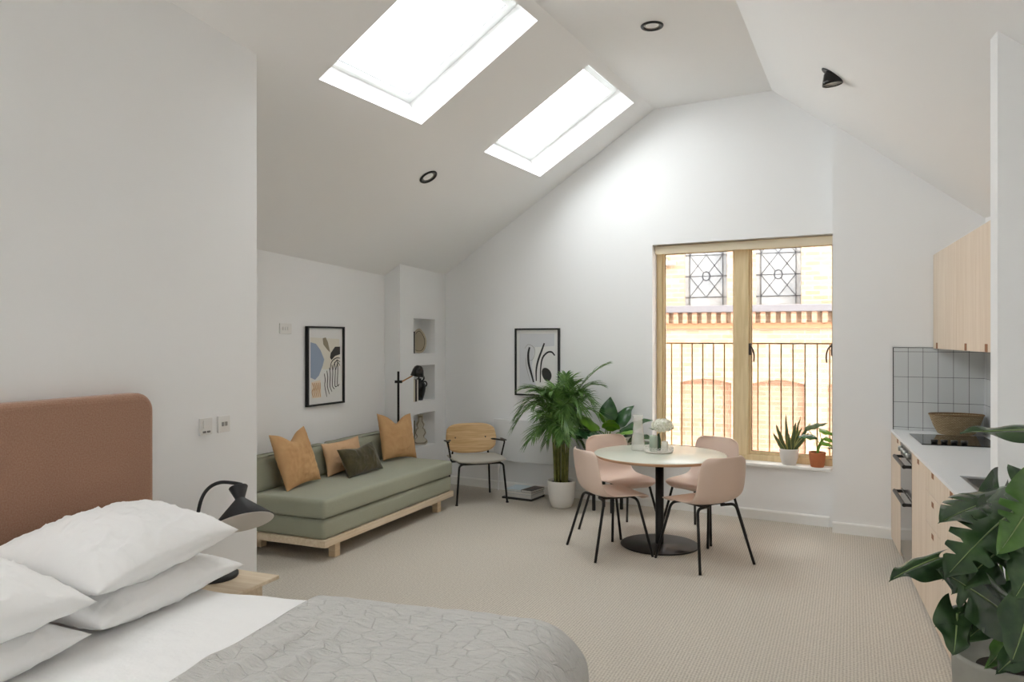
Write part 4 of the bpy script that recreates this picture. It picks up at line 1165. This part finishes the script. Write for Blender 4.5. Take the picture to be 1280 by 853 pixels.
unit('birch base cabinet with one front right beside the ovens', -1.80, -1.20, [('door', -1.80, -1.20, .02, ZW-.004, (-1.49, .862))])
unit('birch drawer unit with three stacked finger pulls', -2.287, -1.80, [('drawer', -2.287, -1.80, .745, ZW-.004, (-2.04, .862)), ('drawer', -2.287, -1.80, .56, .745, (-2.04, .697)), ('drawer', -2.287, -1.80, .02, .56, (-2.04, .514))], top=.70)
unit('birch base cabinet under the sink, nearest the monstera', -3.08, -2.287, [('door', -2.91, -2.287, .02, ZW-.004, (-2.60, .862)), ('door', -3.08, -2.91, .02, ZW-.004)], top=.70)
t = kitem('end_panel', 'birch end panel closing the run beside the nib wall', 'cabinet'); obj('panel_board', bx(-.019, .60, -3.30, -3.085, .0, ZW-.001, .002), m_front, t)
# ovens
ov = kitem('double_oven', 'built-in double oven with black handles under the hob', 'oven')
obj('oven_housing', bx(.0, .56, -1.195, -.605, .03, ZW-.002), M('oven_housing', (80, 80, 82), .5), ov)
m_oglass = M('oven_glass', (70, 68, 66), .12, spec=.8)
m_osteel = M('brushed_steel', (150, 150, 150), .35, metal=.9)
obj('control_panel', bx(-.016, 0, -1.19, -.61, .80, ZW-.006, .002), m_osteel, ov)
for k in range(4):
    obj('knob', lathe(B(), [(0, 0), (.022, 0), (.020, .028), (0, .030)], 24), M('knob_steel', (160, 162, 158), .3, metal=.8), ov, True).matrix_local = Matrix.Translation((-.016, -.70-.135*k, .842)) @ Matrix.Rotation(R(-90), 4, 'Y')
for z0_, z1_ in ((.545, .795), (.06, .535)):
    d_ = obj('oven_door', bx(-.018, 0, -1.19, -.61, z0_, z1_, .003), m_oglass, ov)
    g = B(); tube(g, [(-.062, -1.17, z1_-.02), (-.062, -.63, z1_-.02)], .0135, 12)
    for yy in (-1.16, -.64): box(g, -.062, -.012, yy-.009, yy+.009, z1_-.03, z1_-.01)
    obj('door_handle', g, m_black, d_)
# worktop with the sink cut-out
wt = kitem('kitchen_worktop', 'long white kitchen worktop along the right wall', 'worktop')
SK = (.080, .49, -2.86, -2.235)
obj('worktop_slab', panel([(-.025, -3.315), (.632, -3.315), (.632, -.100), (-.02, -.003)], [rect(*SK)], (0, 0, ZW), (1, 0, 0), (0, 1, 0), (0, 0, .020)), M('white_worktop', (226, 228, 230), .35), wt)
sk = kitem('steel_sink', 'stainless steel sink set into the white worktop', 'sink')
g = panel(rect(SK[0]+.001, SK[1]-.001, SK[2]+.001, SK[3]-.001), [rect(SK[0]+.03, SK[1]-.03, SK[2]+.03, SK[3]-.03)], (0, 0, ZW-.0), (1, 0, 0), (0, 1, 0), (0, 0, .012))
obj('sink_rim', g, m_steel, sk)
g = B()
a0_, a1_, b0_, b1_ = SK[0]+.03, SK[1]-.03, SK[2]+.03, SK[3]-.03
o_ = rrect(a0_, a1_, b0_, b1_, .04, 5); i_ = rrect(a0_+.01, a1_-.01, b0_+.01, b1_-.01, .035, 5)
va = [g.verts.new((x, y, ZW+.004)) for x, y in o_]; vb = [g.verts.new((x, y, ZW-.17)) for x, y in i_]
for i in range(len(va)): g.faces.new((va[i], va[(i+1) % len(va)], vb[(i+1) % len(va)], vb[i]))
g.faces.new(vb); obj('sink_bowl', g, m_steel, sk)
obj('drain', lathe(B(), [(0, 0), (.03, 0), (.034, .003), (0, .004)], 24, (.285, -2.55, ZW-.169)), m_black, sk)
hb_ = kitem('ceramic_hob', 'black glass hob with four black control knobs', 'hob')
obj('hob_glass', bx(.076, .58, -.945, -.318, ZW+.0205, ZW+.027, .002), M('hob_black_glass', (34, 32, 32), .08, spec=.7), hb_)
for k in range(4):
    obj('knob', lathe(B(), [(0, 0), (.019, 0), (.023, .024), (0, .025)], 24, (.165+.062*k, -.875, ZW+.027)), m_black, hb_, True)
# basket
bs = kitem('woven_basket', 'oval brown woven basket standing behind the hob', 'basket'); bs.location = KO+kp*.415+kk*(-.215)+UP*(ZW+.0205)
m_bask = brickmat('seagrass', (190, 170, 138), (166, 146, 112), (124, 104, 76), .018, .009, .0015, .5, .9, 'XZ')
g = lathe(B(), [(0, 0), (.11, 0), (.13, .012), (.16, .07), (.188, .150), (.190, .155), (.184, .156), (.155, .075), (.12, .016), (0, .012)], 48, sx=1.0, sy=.62)
obj('basket_body', g, m_bask, bs, True)
g = B(); tube(g, [(.188*math.cos(2*math.pi*i/40), .62*.188*math.sin(2*math.pi*i/40), .156) for i in range(41)], .006, 8); obj('basket_rim', g, M('basket_rim', (132, 106, 76), .9), bs, True)
# wall cabinets
def upper(label, y0, y1, hy):
    t = kitem('wall_cabinet', label, 'cabinet', 'birch wall cabinets')
    xb = .631
    obj('carcass', prism(B(), [(.30, y0), (xb, y0), (xb, min(y1, -.10)), (.30, y1)], 1.573, 2.326), m_front, t)
    d = obj('door', bx(.281, .299, y0+.0015, y1-.0015, 1.573, 2.326, .0015), m_front, t)
    obj('finger_pull', bx(.2795, .296, hy-.035, hy+.035, 1.574, 1.622, .003), m_notch, d)
upper('birch wall cabinet beside the end wall, finger pull near its far edge', -1.0, -.052, -.222)
upper('second birch wall cabinet from the end wall', -1.60, -1.0, -1.30)
upper('third birch wall cabinet, partly hidden by the nib wall', -2.20, -1.60, -1.872)
upper('fourth birch wall cabinet, behind the nib wall', -2.80, -2.20, -2.50)
# tiles
m_tile = brickmat('white_tile', (198, 202, 204), (200, 204, 206), (62, 64, 68), .1067, .2055, .0016, 0.0, .12, 'XZ', (0, 0, -.9295+.2055*5), bump=.2)
tl = struct('trim_2', bx(0, .64, -.008, -.0005, ZW+.021, 1.577), m_tile); tl.location = KO; tl.rotation_euler = (0, 0, math.atan2(-.4848, .8746))
m_tile2 = brickmat('white_tile_side', (198, 202, 204), (200, 204, 206), (62, 64, 68), .1067, .2055, .0016, 0.0, .12, 'YZ', (0, .1, -.9295+.2055*5), bump=.2)
tl = struct('trim_3', bx(.6235, .633, -3.31, -.10, ZW+.021, 1.572), m_tile2); tl.location = KO; tl.rotation_euler = (0, 0, KR)
eg = struct('trim_4', bx(-.006, .0, -.009, -.0005, ZW+.021, 1.582), M('tile_edge', (40, 42, 46), .4)); eg.location = KO; eg.rotation_euler = (0, 0, math.atan2(-.4848, .8746))
eg = struct('trim_5', bx(-.006, .30, -.009, -.0005, 1.577, 1.582), M('tile_edge2', (40, 42, 46), .4)); eg.location = KO; eg.rotation_euler = (0, 0, math.atan2(-.4848, .8746))

# ------------------------------------------------------------------ monstera in the foreground
MO = Vector((1.66, 2.52, 0))
ms = thing('monstera_plant', 'large monstera in a grey planter in the right foreground', 'plant', MO)
m_pg = M('grey_planter', (150, 148, 140), .7, var=(10, (138, 136, 128)))
pot(ms, [(0, 0), (.13, 0), (.14, .01), (.165, .30), (.178, .585), (.178, .60), (.168, .60), (.16, .56), (0, .54)], m_pg, 'planter', .548, .158)
obj('plant_tag', panel(rect(-.022, .022, 0, .075), [], (-.03, -.13, .545), (1, .1, 0), (0, -.15, 1), (0, .002, 0)), M('mint_tag', (112, 178, 140), .5), ms)
m_mon = leafmat('monstera_leaf', (60, 84, 50), (36, 58, 36), .17)
m_monl = leafmat('monstera_young', (88, 122, 58), (62, 96, 44), .22)
m_rib = M('leaf_rib', (128, 148, 92), .4)
def bigleaf(base, d, nrm, L, Wd, slots=(), curl=.2, cup=.15, seed=0, side=(1, 1)):
    """heart leaf with pointed tip; slots = positions along the midrib where the blade is cut"""
    b = B(); base = Vector(base); d = Vector(d).normalized(); nrm = Vector(nrm); nrm = (nrm-d*nrm.dot(d)).normalized(); s_ = d.cross(nrm).normalized()
    rn = random.Random(seed); ph = rn.uniform(0, 6); N = 44; K = 7
    def half(t):
        a = math.sin(math.pi*min(1, (t+.02)**.58))
        return max(0, a)**.72
    for sd in (-1, 1):
        prev = None
        wsc = side[0] if sd < 0 else side[1]
        for i in range(N+1):
            t = i/N; w_ = half(t)*Wd/2*wsc
            cut = 1.0
            for q in slots:
                dq = abs(t-q-(.03 if sd > 0 else 0))
                if dq < .012: cut = min(cut, .38)
                elif dq < .036: cut = min(cut, .38+.62*((dq-.012)/.024)**.5)
            row = []
            for k in range(K+1):
                f = k/K*cut; ww = w_*f
                p = base+d*(L*(t-(.20*(1-t)**5)*f*f*2.2))+s_*sd*ww
                p += d*(.16*ww if slots else .0)*min(1, t*5)
                hgt = -curl*L*t*t+cup*ww-1.1*cup*ww*ww/(Wd/2+1e-6)*1.6+.006*math.sin(t*13+ph+k*.3)*f
                row.append(b.verts.new(p+nrm*hgt))
            if prev:
                for k in range(K):
                    q4 = (prev[k], prev[k+1], row[k+1], row[k])
                    b.faces.new(q4 if sd > 0 else q4[::-1])
            prev = row
    bmesh.ops.remove_doubles(b, verts=b.verts[:], dist=.00003)
    bmesh.ops.dissolve_degenerate(b, edges=b.edges[:], dist=.00002)
    rib = B()
    tube(rib, [base+d*(L*t)+nrm*(-curl*L*t*t+.0015) for t in [j/12 for j in range(12)]], lambda t: .0028*(1-t)+.0008, 5)
    return b, rib
def mleaf(b0, tip, nrm, Wd, mat=m_mon, slots=(.30, .44, .58, .71), curl=.15, cup=.3, seed=0, root=(0, 0), side=(1, 1)):
    a = PX(*b0)-MO; b_ = PX(*tip)-MO; d = b_-a; L = d.length; nv = Vector(nrm).normalized()
    bl_, rib = bigleaf(a, d+nv*curl*L*.85, nrm, L, Wd, slots, curl, cup, seed, side)
    lo_ = obj('leaf', bl_, mat, ms, True); obj('midrib', rib, m_rib, lo_, True)
    r0 = Vector((root[0], root[1], .55)); mid = r0.lerp(a, .5)+Vector((0, 0, .07))
    obj('petiole', tb(catmull([r0, mid, a], 8), lambda t: .0070-.003*t, 7), m_monl, ms, True)
NS_ = ()
mleaf((1258, 622, 2.50), (1174, 652, 2.34), (.05, -.45, 1), .19, seed=1, slots=(.34, .5, .66), cup=.5)
mleaf((1272, 636, 2.42), (1184, 716, 2.20), (-.25, -.70, .8), .21, seed=2, curl=.28, slots=(.26, .38, .5, .62, .74), cup=.2)
mleaf((1174, 698, 2.34), (1112, 725, 2.26), (.1, -.30, 1), .10, slots=NS_, seed=3, curl=.14, cup=.9)
mleaf((1252, 764, 2.30), (1176, 712, 2.22), (-.05, -.9, .55), .19, seed=4, curl=.12, slots=(.55, .72), cup=.2)
mleaf((1196, 768, 2.30), (1192, 820, 2.24), (.1, -1, .15), .13, slots=NS_, seed=5, curl=.08)
mleaf((1285, 765, 2.20), (1264, 830, 2.14), (.1, -1, .1), .15, slots=NS_, seed=6, curl=.05)
mleaf((1262, 752, 2.36), (1208, 802, 2.28), (-.5, -1, .1), .11, slots=NS_, seed=7, curl=.2)
mleaf((1330, 537, 2.25), (1200, 541, 2.30), (0, -.22, 1), .15, slots=NS_, seed=8, curl=.02, cup=.35)
mleaf((1238, 640, 2.42), (1232, 682, 2.35), (.3, -1, .2), .11, slots=NS_, seed=9, curl=.1)
mleaf((1250, 612, 2.58), (1226, 664, 2.48), (.6, -1, .4), .13, slots=NS_, seed=10, curl=.2)
mleaf((1262, 680, 2.40), (1192, 738, 2.24), (-.15, -.6, .9), .15, seed=11, curl=.2, slots=(.4, .6), cup=.6)
mleaf((1298, 612, 2.35), (1252, 690, 2.2), (-.2, -1, .3), .15, m_monl, seed=12, curl=.18, slots=(.32, .46, .6))
mleaf((1300, 690, 2.25), (1268, 750, 2.2), (-.2, -1, .3), .13, slots=NS_, seed=13, curl=.15)
mleaf((1228, 758, 2.35), (1170, 782, 2.28), (0, -.35, 1), .09, slots=NS_, seed=14, curl=.25, cup=.6)
mleaf((1262, 800, 2.44), (1236, 834, 2.34), (-.2, -1, .4), .07, m_monl, slots=NS_, seed=16, curl=.2)
mleaf((1310, 640, 2.5), (1365, 690, 2.45), (.2, -1, .6), .19, seed=17, curl=.2)
mleaf((1320, 720, 2.4), (1385, 740, 2.35), (.2, -.6, 1), .19, seed=18, curl=.2)
mleaf((1290, 590, 2.62), (1335, 620, 2.5), (.1, -1, .5), .18, seed=20, curl=.2)
mleaf((1256, 668, 2.62), (1214, 696, 2.55), (-.3, -1, .4), .12, seed=19, curl=.2, slots=(.5,))
mleaf((1280, 812, 2.30), (1246, 842, 2.22), (.0, -.7, .8), .08, slots=NS_, seed=21, curl=.2)
